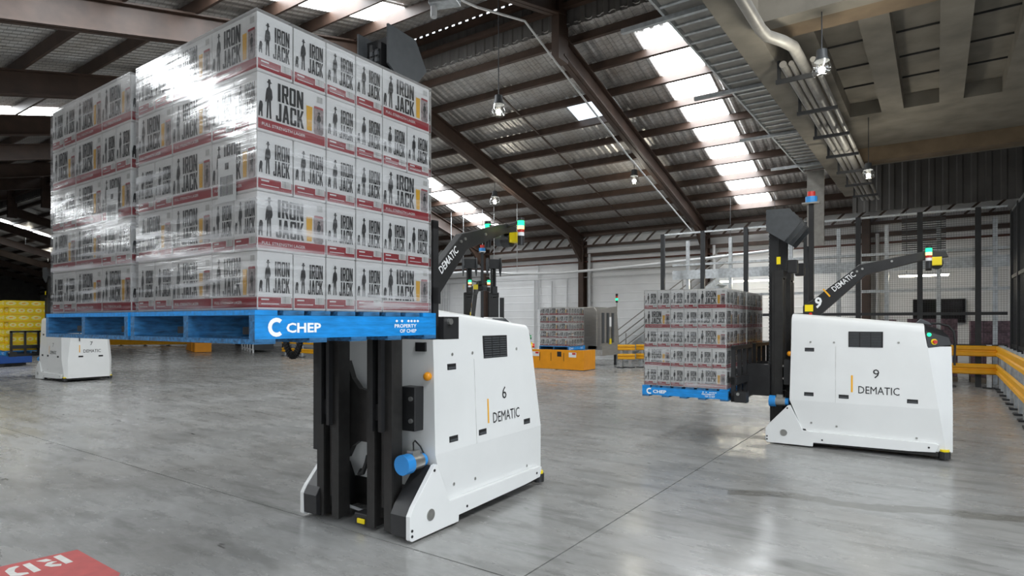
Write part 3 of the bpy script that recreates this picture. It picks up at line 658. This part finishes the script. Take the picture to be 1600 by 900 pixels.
        MB().cyl((.09, c, .2), (.09, c, top_i-.1), .02, 'steel_black', 12).obj('lift_cylinder', root)
        m = MB(); k = 0; z = lift-.05
        while z < top_i-.08:
            m.box(-.02, .012, c-.04, c-.012, z, z+.034, 'charcoal').box(-.012, .006, c-.046, c-.006, z+.034, z+.05, 'grille')
            m.box(-.02, .012, c+.012, c+.04, z, z+.034, 'charcoal').box(-.012, .006, c+.006, c+.046, z+.034, z+.05, 'grille'); z += .05
        tag(m.obj('lift_chain', root), None, None, None, 'stuff')
        hz = top_i+.09
        for l in (c-.155, c+.155):
            MB().prism([(-.03, hz-.28), (.2, hz-.44), (.4, hz-.2), (.27, hz), (-.03, hz+.01)], l-.008, l+.008, 'charcoal').obj('mast_head_plate', root)
        MB().box(.06, .24, c-.147, c+.147, hz-.25, hz-.03, 'black').obj('mast_head', root)
        b = MB(); b.box(.22, .34, c-.06, c+.06, 2.28, 2.46, 'black'); b.obj('hose_reel', root, bevel=.01); (MB().box(.1, .15, c-.146, c-.14, 2.4, 2.5, 'signyellow').obj('warning_label', root) if c < .5 else None)
    b = MB(); b.prism([(.40, .50), (.46, .60), (.54, .65), (.72, .65), (.80, .60), (.86, .5), (.86, 1.3), (.80, 1.16), (.72, 1.08), (.56, 1.05), (.46, 1.05), (.40, 1.06)], .19, .24, 'steel_black', 'x'); b.obj('mast_crossmember', root)
    MB().box(.10, .16, 1.07, 1.17, .55, 2.2, 'black').obj('cable_guard', root)
    MB().tube([(.14, .56, .56), (.13, .57, .5), (.12, .6, .42), (.14, .66, .4), (.18, .68, .42)], .018, 'rubber', 8).obj('hydraulic_hose', root)
    # --- fork carriages
    if forks:
        z0 = lift
        for c, pl in ((.34, W/2-.595+load_lat), (.92, W/2+.595+load_lat)):
            m = MB(); a, e_ = pl-.5, pl+.5; bx = -load_off+.035
            m.box(bx, bx+.07, a, e_, z0+.06, z0+.16, 'black').box(bx, bx+.07, a, e_, z0-.16, z0-.08, 'black')
            for y in (a, a+.32, e_-.37, e_-.05): m.box(bx, bx+.05, y, y+.05, z0-.16, z0+.56, 'black')
            m.box(bx, bx+.05, a, e_, z0+.52, z0+.57, 'black')
            m.box(bx+.05, .01, c-.12, c-.06, z0-.13, z0+.3, 'black').box(bx+.05, .01, c+.06, c+.12, z0-.13, z0+.3, 'black')
            m.obj('carriage', root)
            for y in (pl-.29, pl+.29): MB().box(-load_off-1.06, bx+.04, y-.055, y+.055, z0-.112, z0-.076, 'steel_black').obj('fork', root)
            o = MB().box(bx+.05, bx+.2, pl-.54, pl-.4, z0-.16, z0-.02, 'black').obj('side_shifter', root); MB().cyl((bx+.1, pl-.54, z0-.05), (bx+.1, pl-.56, z0-.05), .02, 'steel', 10).obj('bolt', o)
    # --- boom with beacons
    bl = .37; dz = boom_dz
    poly = [(.405, 1.70), (.405, 1.835), (.475, 1.885), (.52, 1.91), (1.064, 2.355+dz*.5), (1.789, 2.487+dz), (1.967, 2.475+dz), (1.995, 2.40+dz), (1.773, 2.383+dz), (1.137, 2.22+dz*.5), (.603, 1.70)]
    bo = MB().prism(poly, bl-.04, bl+.04, 'black').obj('boom', root, bevel=.006)
    d = Vector((1.064-.52, 0, 2.355+dz*.5-1.91)).normalized(); nz = Vector((-d.z, 0, d.x))
    t = MB(); p0 = Vector((.53, bl-.042, 1.79))
    t.text(num, (.55, bl-.042, 1.80), (1, 0, 0), (0, 0, 1), .15, 'whiteprint', .085, .03)
    t.text('DEMATIC', p0+d*.34+nz*.012, d, nz, .07, 'whiteprint', .32, .012)
    t.flat([(0, 0), (.02, 0), (.02, .13), (0, .13)], p0+d*.25-nz*.0, d, nz, 'amberbar'); t.obj('boom_lettering', bo)
    t = MB(); p0 = Vector((.96, bl+.042, 2.17+dz*.4)); t.text('DEMATIC', p0-d*.02, -d, nz, .07, 'whiteprint', .32, .012); t.obj('boom_lettering', bo)
    for s, z in ((1.1, 2.3), (1.04, 2.27), (1.42, 2.38)): MB().cyl((s, bl-.04, z+dz*.6), (s, bl-.05, z+dz*.6), .014, 'steel', 8).obj('boom_bolt', bo)
    b = MB(); b.box(.43, .53, bl-.052, bl-.04, 1.76, 1.85, 'signyellow'); b.obj('warning_label', bo)
    MB().cyl((.50, bl-.06, 1.725), (.50, bl-.04, 1.725), .02, 'red', 10).obj('reset_button', bo)
    for l in (bl-.2, bl+.2):
        b = MB(); zc = 2.36+dz
        for z, hh, mm in ((0, .09, 'black'), (.09, .035, 'whiteprint'), (.125, .03, 'redglow'), (.155, .035, 'amberoff' if num == '7' else 'amber'), (.19, .05, 'greenoff' if num == '7' else 'green'), (.24, .03, 'black')): b.cyl((1.80, l, zc-.1+z), (1.80, l, zc-.1+z+hh), .033, mm, 12)
        b.bar((1.80, l, zc+.13), (1.80, bl, zc+.09), .03, .02, 'black'); b.obj('stack_light', bo)
    b = MB(); b.box(1.83, 1.93, bl-.13, bl-.04, 2.30+dz, 2.40+dz, 'signyellow').cyl((1.88, bl-.04, 2.33+dz), (1.88, bl+.06, 2.33+dz), .07, 'black', 14).cyl((1.88, bl+.06, 2.33+dz), (1.88, bl+.14, 2.33+dz), .055, 'charcoal', 14); b.obj('camera_head', bo, bevel=.006)
    # --- laser pole
    MB().box(.44, .5, .57, .63, 1.7, 3.24, 'black').obj('laser_pole', root)
    b = MB(); b.box(.36, .58, .53, .67, 3.24, 3.26, 'steel').cyl((.47, .6, 3.26), (.47, .6, 3.34), .075, 'motorblue', 16).cyl((.47, .6, 3.34), (.47, .6, 3.41), .05, 'red', 16); b.obj('laser_scanner', root)
    return root
def local(A, yaw): return Matrix.Translation((A[0], A[1], 0)) @ Matrix.Rotation(yaw, 4, 'Z')
def load_matrices(A, yaw, off, lift, lat, dyaw):
    """pallet base matrices: x runs along bearers from the fork tips towards the mast"""
    out = []
    for j in range(2):
        m = local(A, yaw) @ Matrix.Translation((-off, AW/2, 0)) @ Matrix.Rotation(dyaw, 4, 'Z') @ Matrix.Translation((-PW, -PW-.015+lat+j*(PW+.03), lift-PH))
        out.append(m)
    return out

A6, A9 = c2w(-.747, 4.391), c2w(3.393, 8.109)
Y6, Y9 = R(57.1)+TH, R(-34.2)+TH
forklift('6', A6, Y6, 1.672, 'white automated forklift numbered 6 with two loads lifted high on twin masts', .12, True, .475, -.108)
for j, m in enumerate(load_matrices(A6, Y6, .475, 1.672, -.108, -.032)):
    who = ['outer load lifted high', 'inner load lifted high'][j]
    pallet(m, ['blue CHEP pallet with bright lettered bearer held high by forklift 6', 'blue pallet held high by forklift 6, beside the lettered one'][j])
    stack(m, who, ('front', 'left', 'right') if j == 0 else ('front', 'left', 'right'), 'cases on forklift 6')
forklift('9', A9, Y9, .736, 'white automated forklift numbered 9 standing before the black mesh fence', 0.0, True, .371, .048)
for j, m in enumerate(load_matrices(A9, Y9, .371, .736, .048, .016)):
    who = ['outer load held low', 'inner load held low'][j]
    pallet(m, ['blue CHEP pallet held low by forklift 9, lettered board showing', 'blue pallet held low by forklift 9, behind the lettered one'][j])
    stack(m, who, ('front', 'left', 'right') if j == 0 else ('front', 'right'), 'cases on forklift 9')
A7 = (-21.1, 6.38)
forklift('7', A7, 0.0, .80, 'white automated forklift numbered 7 with its rear showing, carrying yellow cartons', 0, True, .37, 0)
for j, m in enumerate(load_matrices(A7, 0.0, .37, .80, 0, 0)):
    pallet(m, ['blue pallet of yellow cartons on forklift 7, outer one', 'blue pallet of yellow cartons on forklift 7, inner one'][j])
    for k in range(7):
        rots = k % 2
        for i in range(5 if rots else 4):
            o = bpy.data.objects.new('yellow_case', YCASE); col.objects.link(o)
            if rots: T = Matrix.Translation((PW-.03-YC[0]/2-.03, .085+.1+i*.2, PH+.001+k*YC[2]))
            else: T = Matrix.Translation((PW-.06-YC[1]/2, .0+.14+i*.295, PH+.001+k*YC[2])) @ Matrix.Rotation(R(90), 4, 'Z')
            o.matrix_world = m @ T
            tag(o, 'yellow drinks carton, %s layer, %s along forklift 7 side, %s pallet' % ((LAY[:4]+['fifth', 'sixth', 'top'])[k], NTH[i], ['outer', 'inner'][j]), 'carton', 'yellow cartons on forklift 7')
        for i in range(2 if rots else 3):
            o = bpy.data.objects.new('yellow_case', YCASE); col.objects.link(o)
            o.matrix_world = m @ Matrix.Translation(((.34 if rots else .15)+i*.3, .05+.1 if j == 0 else PW-.15, PH+.001+k*YC[2]))
            tag(o, 'yellow drinks carton, %s layer, %s from fork tips, %s pallet of forklift 7' % ((LAY[:4]+['fifth', 'sixth', 'top'])[k], NTH[i], ['outer', 'inner'][j]), 'carton', 'yellow cartons on forklift 7')
a8 = math.atan2(-.787, .617)+R(7); u8 = Vector((math.cos(a8), math.sin(a8))); A8 = Vector((-8.9, 11.4))-Vector((-u8.y, u8.x))*.6-u8*.15
forklift('8', A8, math.atan2(u8.y, u8.x), .5, 'automated forklift facing away behind forklift 6, twin green beacons showing', 0, True, .4, 0)

# paper labels on the wrapped sides of forklift 6's loads
for j, (yy, zz) in enumerate(((.18, .50), (.17, .50))):
    m = load_matrices(A6, Y6, .475, 1.672, -.108, -.032)[j]; b = MB()
    X = Vector((0, -1, 0)); Z = Vector((0, 0, 1)); o = Vector((.02, yy+.15, PH+zz))
    b.hexa([o, o+X*.15, o+X*.15+Vector((.001, 0, 0)), o+Vector((.001, 0, 0))], [o+Z*.21, o+X*.15+Z*.21, o+X*.15+Z*.21+Vector((.001, 0, 0)), o+Z*.21+Vector((.001, 0, 0))], 'whiteprint')
    for q in range(9): b.flat([(.02+q*.012, .03), (.026+q*.012, .03), (.026+q*.012, .12), (.02+q*.012, .12)], o-Vector((.0008, 0, 0)), X, Z, 'ink')
    b.flat([(.06, .15), (.09, .15), (.09, .18), (.06, .18)], o-Vector((.0008, 0, 0)), X, Z, 'ink')
    ob = b.obj('shipping_label'); ob.matrix_world = m
    tag(ob, ['white barcode label on the wrapped stack with the lettered pallet, forklift 6', 'white barcode label on the inner wrapped stack of forklift 6'][j], 'label')
# hanging cable chain under the lifted pallets
b = MB(); mm = local(A6, Y6); pts = []
for i in range(24):
    t = math.pi*i/23; pts.append(Vector((-.05, 1.13+.11*(1-math.cos(t)) , 1.62-.02-.26*math.sin(t))))
for p, q in zip(pts, pts[1:]):
    d = (q-p)
    b.bar(p, p+d*.7, .05, .02, 'rubber', (1, 0, 0)).bar(p+d*.75, q, .06, .03, 'grille', (1, 0, 0))
ob = b.obj('cable_chain'); ob.matrix_world = mm; tag(ob, 'black cable chain looping down beside the masts of forklift 6', 'cable chain')

# blue vehicle corner at the left
X, Y = fl(4, 573); e0 = empty('blue_cart', (X, Y, 0), R(12), 'low navy blue cart with a yellow scanner under the yellow cartons', 'cart')
MB().box(-1.6, .3, -.3, .8, .12, .44, 'bluepaint').obj('cart_body', e0, bevel=.02); MB().box(.02, .26, -.34, -.1, .02, .13, 'black').obj('scanner', e0); MB().box(.12, .28, -.36, -.2, .13, .2, 'signyellow').obj('scanner_cap', e0)
MB().box(-1.5, .1, -.2, .7, .02, .12, 'black').obj('cart_wheels', e0)

# ------------------------------------------------------------------ lamps
def lamp(px, py, D, ztop_, label, glow=1.0, r=.17, sc=1.0):
    x, y, z = at(px, py, D); o = empty('high_bay_lamp', (x, y, z), 0, label, 'lamp')
    b = MB(); b.lathe((0, 0, 0), [(.02, .34), (.09, .33), (.10, .2), (.13, .14), (.13, .12)], 'charcoal', 16); b.obj('lamp_housing', o, smooth=40)
    MB().lathe((0, 0, 0), [(.13, .13), (r, .0), (r*.95, -.12), (.1, -.15)], 'globe', 18).obj('globe', o, smooth=60)
    MB().sphere((0, 0, -.04), .06, 'bulb', 10).obj('bulb', o, smooth=60)
    MB().cyl((0, 0, .34), (0, 0, (ztop_-z)/sc), .012, 'charcoal', 6).obj('suspension_rod', o)
    o.scale = (sc, sc, sc)
    L = bpy.data.lights.new('lamp_light', 'POINT'); L.energy = 30*glow; L.color = (1, .95, .82); L.shadow_soft_size = .12
    lo = bpy.data.objects.new('lamp_light', L); col.objects.link(lo); lo.parent = o; lo.location = (0, 0, -.25)
    return o
def zat(px, py, D):
    x, y, z = at(px, py, D); return zr(y)-.2 if y > Y0 else zl(y)-.2
lamp(779, 172, 13.9, zat(779, 172, 13.9), 'clear globe high bay lamp hanging above forklift 6')
lamp(991, 281, 20.0, zat(991, 281, 20.0), 'high bay lamp hanging near the brown rafter over the fence end')
lamp(773, 313, 22.0, zat(773, 313, 22.0), 'small high bay lamp hanging beside the bright roof strip')
lamp(1284, 106, 7.0, 5.2, 'lit high bay lamp under the ribbed concrete ceiling', .8, .17, .62)
lamp(1357, 272, 11.5, 5.5, 'lit high bay lamp below the dark far end of the concrete ceiling', .8, .17, .62)
lamp(40, 364, 42.0, 7.0, 'distant lit lamp hanging beneath the long bright roof strip')
lamp(75, 400, 48.0, 6.4, 'distant lit lamp hanging lower beside the mast of forklift 7')
# fluorescent battens
for px, py, D, ln, lab in ((1443, 431, 17.6, 1.25, 'warm fluorescent batten behind the mesh over the dark opening'), (1175, 439, 21.0, 2.2, 'warm fluorescent batten behind the mast of forklift 9')):
    x, y, z = at(px, py, D); o = empty('fluorescent_batten', (x, y, z), 0, lab, 'lamp')
    MB().box(-ln/2, ln/2, -.05, .05, .03, .09, 'whiteprint').obj('batten_body', o); MB().cyl((-ln/2+.03, 0, .01), (ln/2-.03, 0, .01), .03, 'tube', 10).obj('fluorescent_tube', o)
    MB().cyl((-ln/3, 0, .09), (-ln/3, 0, zr(y)-.05-z), .008, 'charcoal', 6).obj('suspension_rod', o); MB().cyl((ln/3, 0, .09), (ln/3, 0, zr(y)-.05-z), .008, 'charcoal', 6).obj('suspension_rod', o)
x, y, z = at(697, 8, 9.2); o = empty('security_camera', (x, y, z), R(20), 'grey box camera housing hung under the roof ridge', 'camera')
MB().box(-.25, .2, -.12, .12, 0, .16, 'galv').obj('housing', o, bevel=.02); MB().cyl((-.2, 0, 0), (-.2, 0, -.16), .05, 'cond', 12).obj('lens_tube', o); MB().cyl((0, 0, .16), (0, 0, zl(y)-.08-z), .02, 'galv', 8).obj('bracket', o)

# ------------------------------------------------------------------ services under the concrete edge
lx = EDGE-.62; lad = empty('cable_ladder', (lx, 0, 5.6), 0, 'galvanised cable ladder running along the concrete edge beam', 'cable tray')
for s in (-.3, .3): MB().box(s-.015, s+.015, 1.5, 17.5, -.05, .05, 'galv').obj('side_rail', lad)
y = 1.6
while y < 17.4: MB().box(-.285, .285, y, y+.05, -.03, -.01, 'galv').obj('rung', lad); y += 0.3
for y in (4.5, 7.5, 10.5, 13.5, 16.5): MB().box(-.9, .7, y, y+.06, -.11, -.05, 'galv').obj('support_arm', lad)
MB().box(-.26, .26, 1.6, 17.4, -.008, .03, 'pipe').obj('cables', lad)
b = MB().box(-.2, .2, 17.4, 17.48, -2.0, -.05, 'pipe'); b.obj('drop_tray', lad)
pipes = ((EDGE+.33, 4.94, .045, 'pipe'), (EDGE+.43, 4.93, .035, 'pipe'), (EDGE+.68, 4.92, .035, 'pipe'))
for i, (px_, pz, pr, mm) in enumerate(pipes):
    o = MB().tube([(px_, 8.4, pz), (px_, 12.7, pz), (px_, 18.9, pz)], pr, mm, 12).obj('service_pipe')
    tag(o, ['thick grey service pipe nearest the concrete edge beam', 'grey service pipe in the middle of the bundle', 'thin grey pipe on the inner side of the bundle'][i], 'pipe')
o = MB().tube([(EDGE+.3, 1.0, 4.97), (EDGE+.3, 7.3, 4.97), (EDGE+.33, 7.5, 4.96), (EDGE+.46, 7.7, 4.94), (EDGE+.54, 7.9, 4.93), (EDGE+.545, 8.2, 4.93), (EDGE+.545, 18.8, 4.93)], .065, 'pipe', 14).obj('offset_duct', None, smooth=50)
tag(o, 'fat grey duct with an elbow under the concrete beam', 'duct')
for k in range(7):
    y = 8.6+k*1.5; o = MB().box(EDGE+.2, EDGE+.75, y, y+.05, 4.78, 4.83, 'darksteel').box(EDGE+.22, EDGE+.26, y, y+.05, 4.83, 5.08, 'darksteel').obj('pipe_hanger')
    tag(o, 'dark steel hanger bar carrying the service pipes, %s from the cross beam' % (NTH+['seventh'])[k], 'pipe hanger', 'pipe hangers')
# suspended conduit along the back
def aty(px, py, Y): return at(px, py, Y/((px-800)/F*math.sin(TH)+math.cos(TH)))
o = MB().tube([aty(655, 432, 20.6), aty(740, 424, 20.4), aty(800, 428, 20.5), aty(870, 427, 20.6), aty(940, 421, 20.6), aty(1010, 414, 20.6), aty(1120, 402, 20.6), aty(1240, 388, 20.6)], .05, 'cond', 8).obj('suspended_conduit', None, smooth=60)
tag(o, 'pale conduit hung across the hall before the white wall', 'conduit')
for k, (px, py, D) in enumerate(((705, 427, 0), (724, 425.5, 0), (754, 425, 0), (772, 426, 0), (808, 428, 0))):
    x, y, z = aty(px, py, 20.5); o = MB().cyl((x, y, z+.06), (x, y, zr(y)-.06), .012, 'galv', 6).obj('hanger_wire'); tag(o, 'thin steel hanger wire of the suspended conduit, behind the boom of forklift 6', 'wire', 'hanger wires')
# white sprinkler pipe under the ridge rafter
o = MB().tube([at(690, -14, 9.6), at(745, 11, 10.6), at(820, 33, 11.6), at(905, 145, 13.4), at(980, 242, 16.0), at(1080, 360, 21.0)], .022, 'cond', 6).obj('roof_conduit', None)
tag(o, 'thin pale conduit running down beside the brown rafter', 'conduit')

# ------------------------------------------------------------------ far infeed: wrapper, orange conveyor, stairs, rails
bx0, by0 = -9.5, 17.66
base = empty('infeed_conveyor', (bx0, by0, 0), 0, 'low orange steel conveyor housing below a stacked pallet', 'conveyor')
MB().box(-2.3, 0, 0, .05, .02, .68, 'orange').box(-.05, 0, .05, .85, .02, .68, 'orange').obj('guard_panel', base, bevel=.01)
MB().box(-2.3, -.06, .06, 1.5, .45, .64, 'galv').obj('roller_bed', base)
for x in (-2.0, -.55):
    o = MB().box(x, x+.28, -.006, 0, .44, .6, 'whiteprint').obj('warning_label', base); MB().box(x+.13, x+.26, -.009, -.006, .53, .59, 'red').obj('red_symbol', o)
MB().box(-1.0, -.84, -.006, 0, .45, .62, 'ink').obj('control_label', base)
for x in (-1.7, -1.25, -.75): MB().box(x, x+.015, -.008, 0, .3, .58, 'grille').obj('panel_joint', base)
m = Matrix.Translation((-10.13, 17.78, .645)) @ Matrix.Rotation(R(90), 4, 'Z')
pallet(m, 'blue pallet on the orange infeed conveyor'); stack(m, 'orange infeed conveyor', ('front', 'left'), 'cases on the infeed conveyor')
b = empty('pallet_wrapper', (-11.9, 19.6, 0), 0, 'grey stainless hooded wrapping machine behind the orange conveyor', 'machine')
MB().prism([(0, .62), (1.9, .62), (1.9, 2.02), (1.78, 2.16), (.15, 2.16), (0, 2.02)], 0, 1.5, 'stainless').obj('hood', b, bevel=.02)
o = MB().prism([(0.05, .75), (1.62, .75), (1.4, 2.2), (.05, 2.08)], 1.9, 2.02, 'stainless', 'x').obj('door_unit', b)
for y in (.15, .55, .95): MB().box(2.02, 2.05, y, y+.16, .85, 1.95, 'charcoal').obj('slot', o)
MB().box(2.02, 2.04, .72, .9, 1.45, 1.8, 'whiteprint').obj('notice', o); MB().box(2.02, 2.04, .75, .92, .8, 1.0, 'signyellow').obj('warning_label', o)
MB().box(1.55, 2.1, .0, 1.5, .40, .75, 'stainless').obj('lower_housing', b)
for x, y in ((.1, .1), (1.65, .1), (1.95, 1.3), (.1, 1.3)): MB().box(x, x+.08, y, y+.08, 0, .65, 'charcoal').obj('leg', b)
MB().cyl((2.0, 1.45, 2.0), (2.0, 1.45, 2.35), .02, 'steel', 8).obj('tower_light_pole', b)
t = MB()
for z, mm in ((2.35, 'black'), (2.43, 'green'), (2.52, 'redglow'), (2.60, 'black')): t.cyl((2.0, 1.45, z), (2.0, 1.45, z+.085), .045, mm, 12)
t.obj('tower_light', b)
# stairs with rails
st = empty('steel_stairs', (-10.75, YW-1.25, 0), 0, 'galvanised stairs with pipe handrails against the white wall', 'stairs')
for y in (0, 1.0): MB().bar((0, y, .1), (4.2, y, 3.2), .04, .22, 'galv').obj('stringer', st)
for i in range(15): MB().box(.1+i*.27, .4+i*.27, 0, 1.0, .2+i*.2, .23+i*.2, 'galv').obj('tread', st)
for y in (0, 1.0):
    for dz in (.45, .75, 1.05): MB().tube([(-.1, y, .1+dz), (4.2, y, 3.2+dz)], .022, 'pipe', 8).obj('handrail', st)
    for x in (0, 1.4, 2.8): MB().cyl((x, y, .1+x*.74), (x, y, 1.15+x*.74), .022, 'pipe', 8).obj('baluster', st)
# yellow double rails (reusable)
def guardrail(pts, label, zs=(.30, .62), post_every=1.6, hh=.2):
    r = empty('guard_rail', (pts[0][0], pts[0][1], 0), 0, label, 'guard rail'); P = [Vector((p[0]-pts[0][0], p[1]-pts[0][1], 0)) for p in pts]
    for p, q in zip(P, P[1:]):
        d = (q-p).normalized(); nrm = Vector((d.y, -d.x, 0)); L = (q-p).length
        for z in zs:
            b = MB()
            prof = [(0, 0), (.03, .02), (.03, .07), (.0, .085), (0, .115), (.03, .13), (.03, .18), (0, .2)]
            A = [p+nrm*a+Vector((0, 0, z+c*hh/.2)) for a, c in prof]+[p+nrm*(a-.008)+Vector((0, 0, z+c*hh/.2)) for a, c in reversed(prof)]
            B = [v+(q-p) for v in A]; n = len(A)
            b.add(A+B, [(i, (i+1) % n, n+(i+1) % n, n+i) for i in range(n)]+[tuple(range(n))[::-1], tuple(range(n, 2*n))], 'yellow'); b.obj('rail_beam', r)
        k = max(1, round(L/post_every))
        for i in range(k+1):
            c = p+(q-p)*min(max(i/k, .15/L), 1-.15/L)-nrm*.07
            MB().box(c.x-.05, c.x+.05, c.y-.05, c.y+.05, 0, zs[-1]+hh+.02, 'galv').box(c.x-.12, c.x+.12, c.y-.12, c.y+.12, 0, .03, 'darksteel').obj('post', r)
    return r
guardrail([fl(965, 575), fl(992, 575)], 'short yellow double guard rail beside the wrapping machine')
guardrail([fl(994, 574), (fl(994, 574)[0]+2.6, fl(994, 574)[1]+.3)], 'yellow double guard rail at the foot of the steel stairs')
guardrail([fl(441, 556), fl(500, 561)], 'yellow double guard rail seen under the lifted CHEP pallet', zs=(.2, .6))
guardrail([fl(150, 541), fl(300, 540)], 'long yellow guard rail before the distant conveyors', zs=(.08,), hh=.36)
gx, gy = fl(308, 548); o = empty('floor_conveyor', (gx, gy, 0), R(-20), 'yellow wedge-ended floor conveyor in the distance', 'conveyor')
MB().prism([(-1.4, .02), (1.0, .02), (1.0, .55), (-.6, .55)], -.4, .4, 'orange').obj('wedge_guard', o); MB().box(1.25, 2.2, -.4, .4, .02, .5, 'orange').obj('guard_block', o)
gx, gy = fl(402, 548); o = empty('roller_conveyor', (gx, gy, 0), R(-24), 'dark roller conveyor with pale frame in the distance', 'conveyor')
MB().box(-2.2, 2.2, -.5, .5, .15, .5, 'charcoal').obj('bed', o); MB().box(-2.2, 2.2, -.54, -.5, .5, .6, 'whiteprint').obj('frame_rail', o); MB().box(-2.2, 2.2, -.54, -.5, .1, .18, 'whiteprint').obj('frame_rail', o)
for x in (-2.1, -1.0, 0, 1.0, 2.1): MB().box(x, x+.08, -.55, -.47, 0, .6, 'whiteprint').obj('leg', o)

# ------------------------------------------------------------------ mesh fence and barrier on the right
FY, FX0, FX1, FZ0, FZ1 = 19.0, -7.35, 1.42, 1.02, 4.45
def fence(name, label, p, q, z0, z1, zm, posts, dense=.055, wire=.0035, foot=True, mx0=0.0):
    f = empty(name, (p[0], p[1], 0), math.atan2(q[1]-p[1], q[0]-p[0]), label, 'fence'); L = math.hypot(q[0]-p[0], q[1]-p[1])
    for t in posts: MB().box(t-.06, t+.06, -.05, .05, 0 if foot else z0, z1+.02, 'darksteel').obj('post', f)
    for z in (z0, zm): MB().box(0, L, -.035, .035, z-.04, z+.04, 'darksteel').obj('rail', f)
    MB().box(0, L, -.03, .03, z1-.03, z1+.02, 'galv').obj('top_rail', f)
    b = MB(); x = mx0
    while x < L: b.box(x, x+wire, -.002, .002, z0, z1, 'darksteel'); x += dense
    z = z0
    while z < z1: b.box(mx0, L, -.002, .002, z, z+wire, 'darksteel'); z += dense
    tag(b.obj('wire_mesh', f), None, None, None, 'stuff'); return f
fn = fence('mesh_fence', 'tall black mesh fence across the hall behind forklift 9', (FX0, FY), (FX1, FY), FZ0, FZ1, 1.83, (0.05, 1.35, 2.65, 4.3, 5.6, 7.0, 8.2), mx0=4.3)
fence('mesh_fence', 'dark mesh side fence behind the right guard rail', (FX1+.09, FY-.09), (FX1+.14, 11.0), 1.05, 4.3, 2.7, (.05, 1.4, 2.8, 4.2, 5.6, 7.0), .03, .008)
guardrail([(-3.4, FY-.35), (1.2, FY-.35), (1.12, 11.2)], 'long yellow double guard rail cornering below the mesh fence', zs=(.34, .78), post_every=.85, hh=.26)
fr = empty('galvanised_gantry', (FX0, FY+1.1, 0), 0, 'galvanised steel frame standing behind the mesh fence', 'gantry')
for x in (.5, 1.9, 3.7, 5.0, 6.2, 7.4, 8.6): MB().box(x-.05, x+.05, -.05, .05, 0, 4.35, 'galv').obj('post', fr)
for z, hh in ((3.05, .3), (2.45, .08), (3.5, .07)): MB().box(0, 9.2, -.1, -.06, z, z+hh, 'galv').obj('beam', fr)
for i in range(16): MB().box(6.6, 7.55, -.03, .03, 3.5+i*.055, 3.52+i*.055, 'darksteel').obj('louvre_slat', fn)
# dark opening in the back wall
o = MB().box(-.63, .75, YW-.12, YW, 1.6, 2.36, 'darkglass').obj('window_1'); tag(o, 'dark window opening in the white back wall', None, None, 'structure')
# mauve wrapped loads behind the fence
for k, (x, wd, hh) in enumerate(((-3.0, 1.15, 1.75), (-1.55, 1.15, 1.7), (-.1, 1.15, 1.72), (1.3, 1.1, 1.66))):
    o = empty('bottle_pallet', (x, 20.9, 0), 0, 'mauve wrapped pallet of bottles behind the mesh fence, %s from its corner' % NTH[3-k], 'pallet load', 'bottle pallets')
    MB().box(-wd/2, wd/2, -.55, .55, 0, .14, 'timber').obj('base', o)
    for i in range(5):
        for j in range(4): MB().box(-wd/2+j*wd/4+.004, -wd/2+(j+1)*wd/4-.004, -.54, .54, .15+i*(hh-.15)/5, .15+(i+1)*(hh-.15)/5-.012, 'mauve').obj('crate', o)
# ------------------------------------------------------------------ red floor marking with stencilled letters
e0 = empty('floor_marking', (*fl(60, 895), 0), 0, 'red painted floor rectangle with white stencil letters', 'floor marking')
def fpoly(pts, z, m, nm):
    ox, oy = fl(60, 895); P = [fl(*p) for p in pts]; b = MB(); b.prism([(x-ox, y-oy) for x, y in P], z-.001, z, m, 'z'); return b.obj(nm, e0)
fpoly([(-60, 899), (121, 859), (188, 896), (150, 960), (-60, 960)], .0015, 'redfloor', 'red_field')
def zz(pts): return [(p[0]/8.0, 820+p[1]/8.0) for p in pts]
fpoly(zz([(665, 405), (755, 378), (915, 465), (825, 492)]), .003, 'whitefloor', 'stencil_letter')
fpoly(zz([(450, 460), (580, 430), (650, 447), (560, 470)]), .003, 'whitefloor', 'stencil_letter')
fpoly(zz([(555, 515), (590, 480), (650, 462), (715, 462), (660, 482), (640, 497), (770, 492), (765, 515), (640, 530)]), .003, 'whitefloor', 'stencil_letter')
fpoly(zz([(280, 505), (370, 480), (515, 572), (425, 600)]), .003, 'whitefloor', 'stencil_letter')
fpoly(zz([(60, 585), (110, 545), (200, 520), (245, 523), (190, 555), (180, 590), (215, 608), (345, 598), (365, 612), (260, 640), (130, 645)]), .003, 'whitefloor', 'stencil_letter')
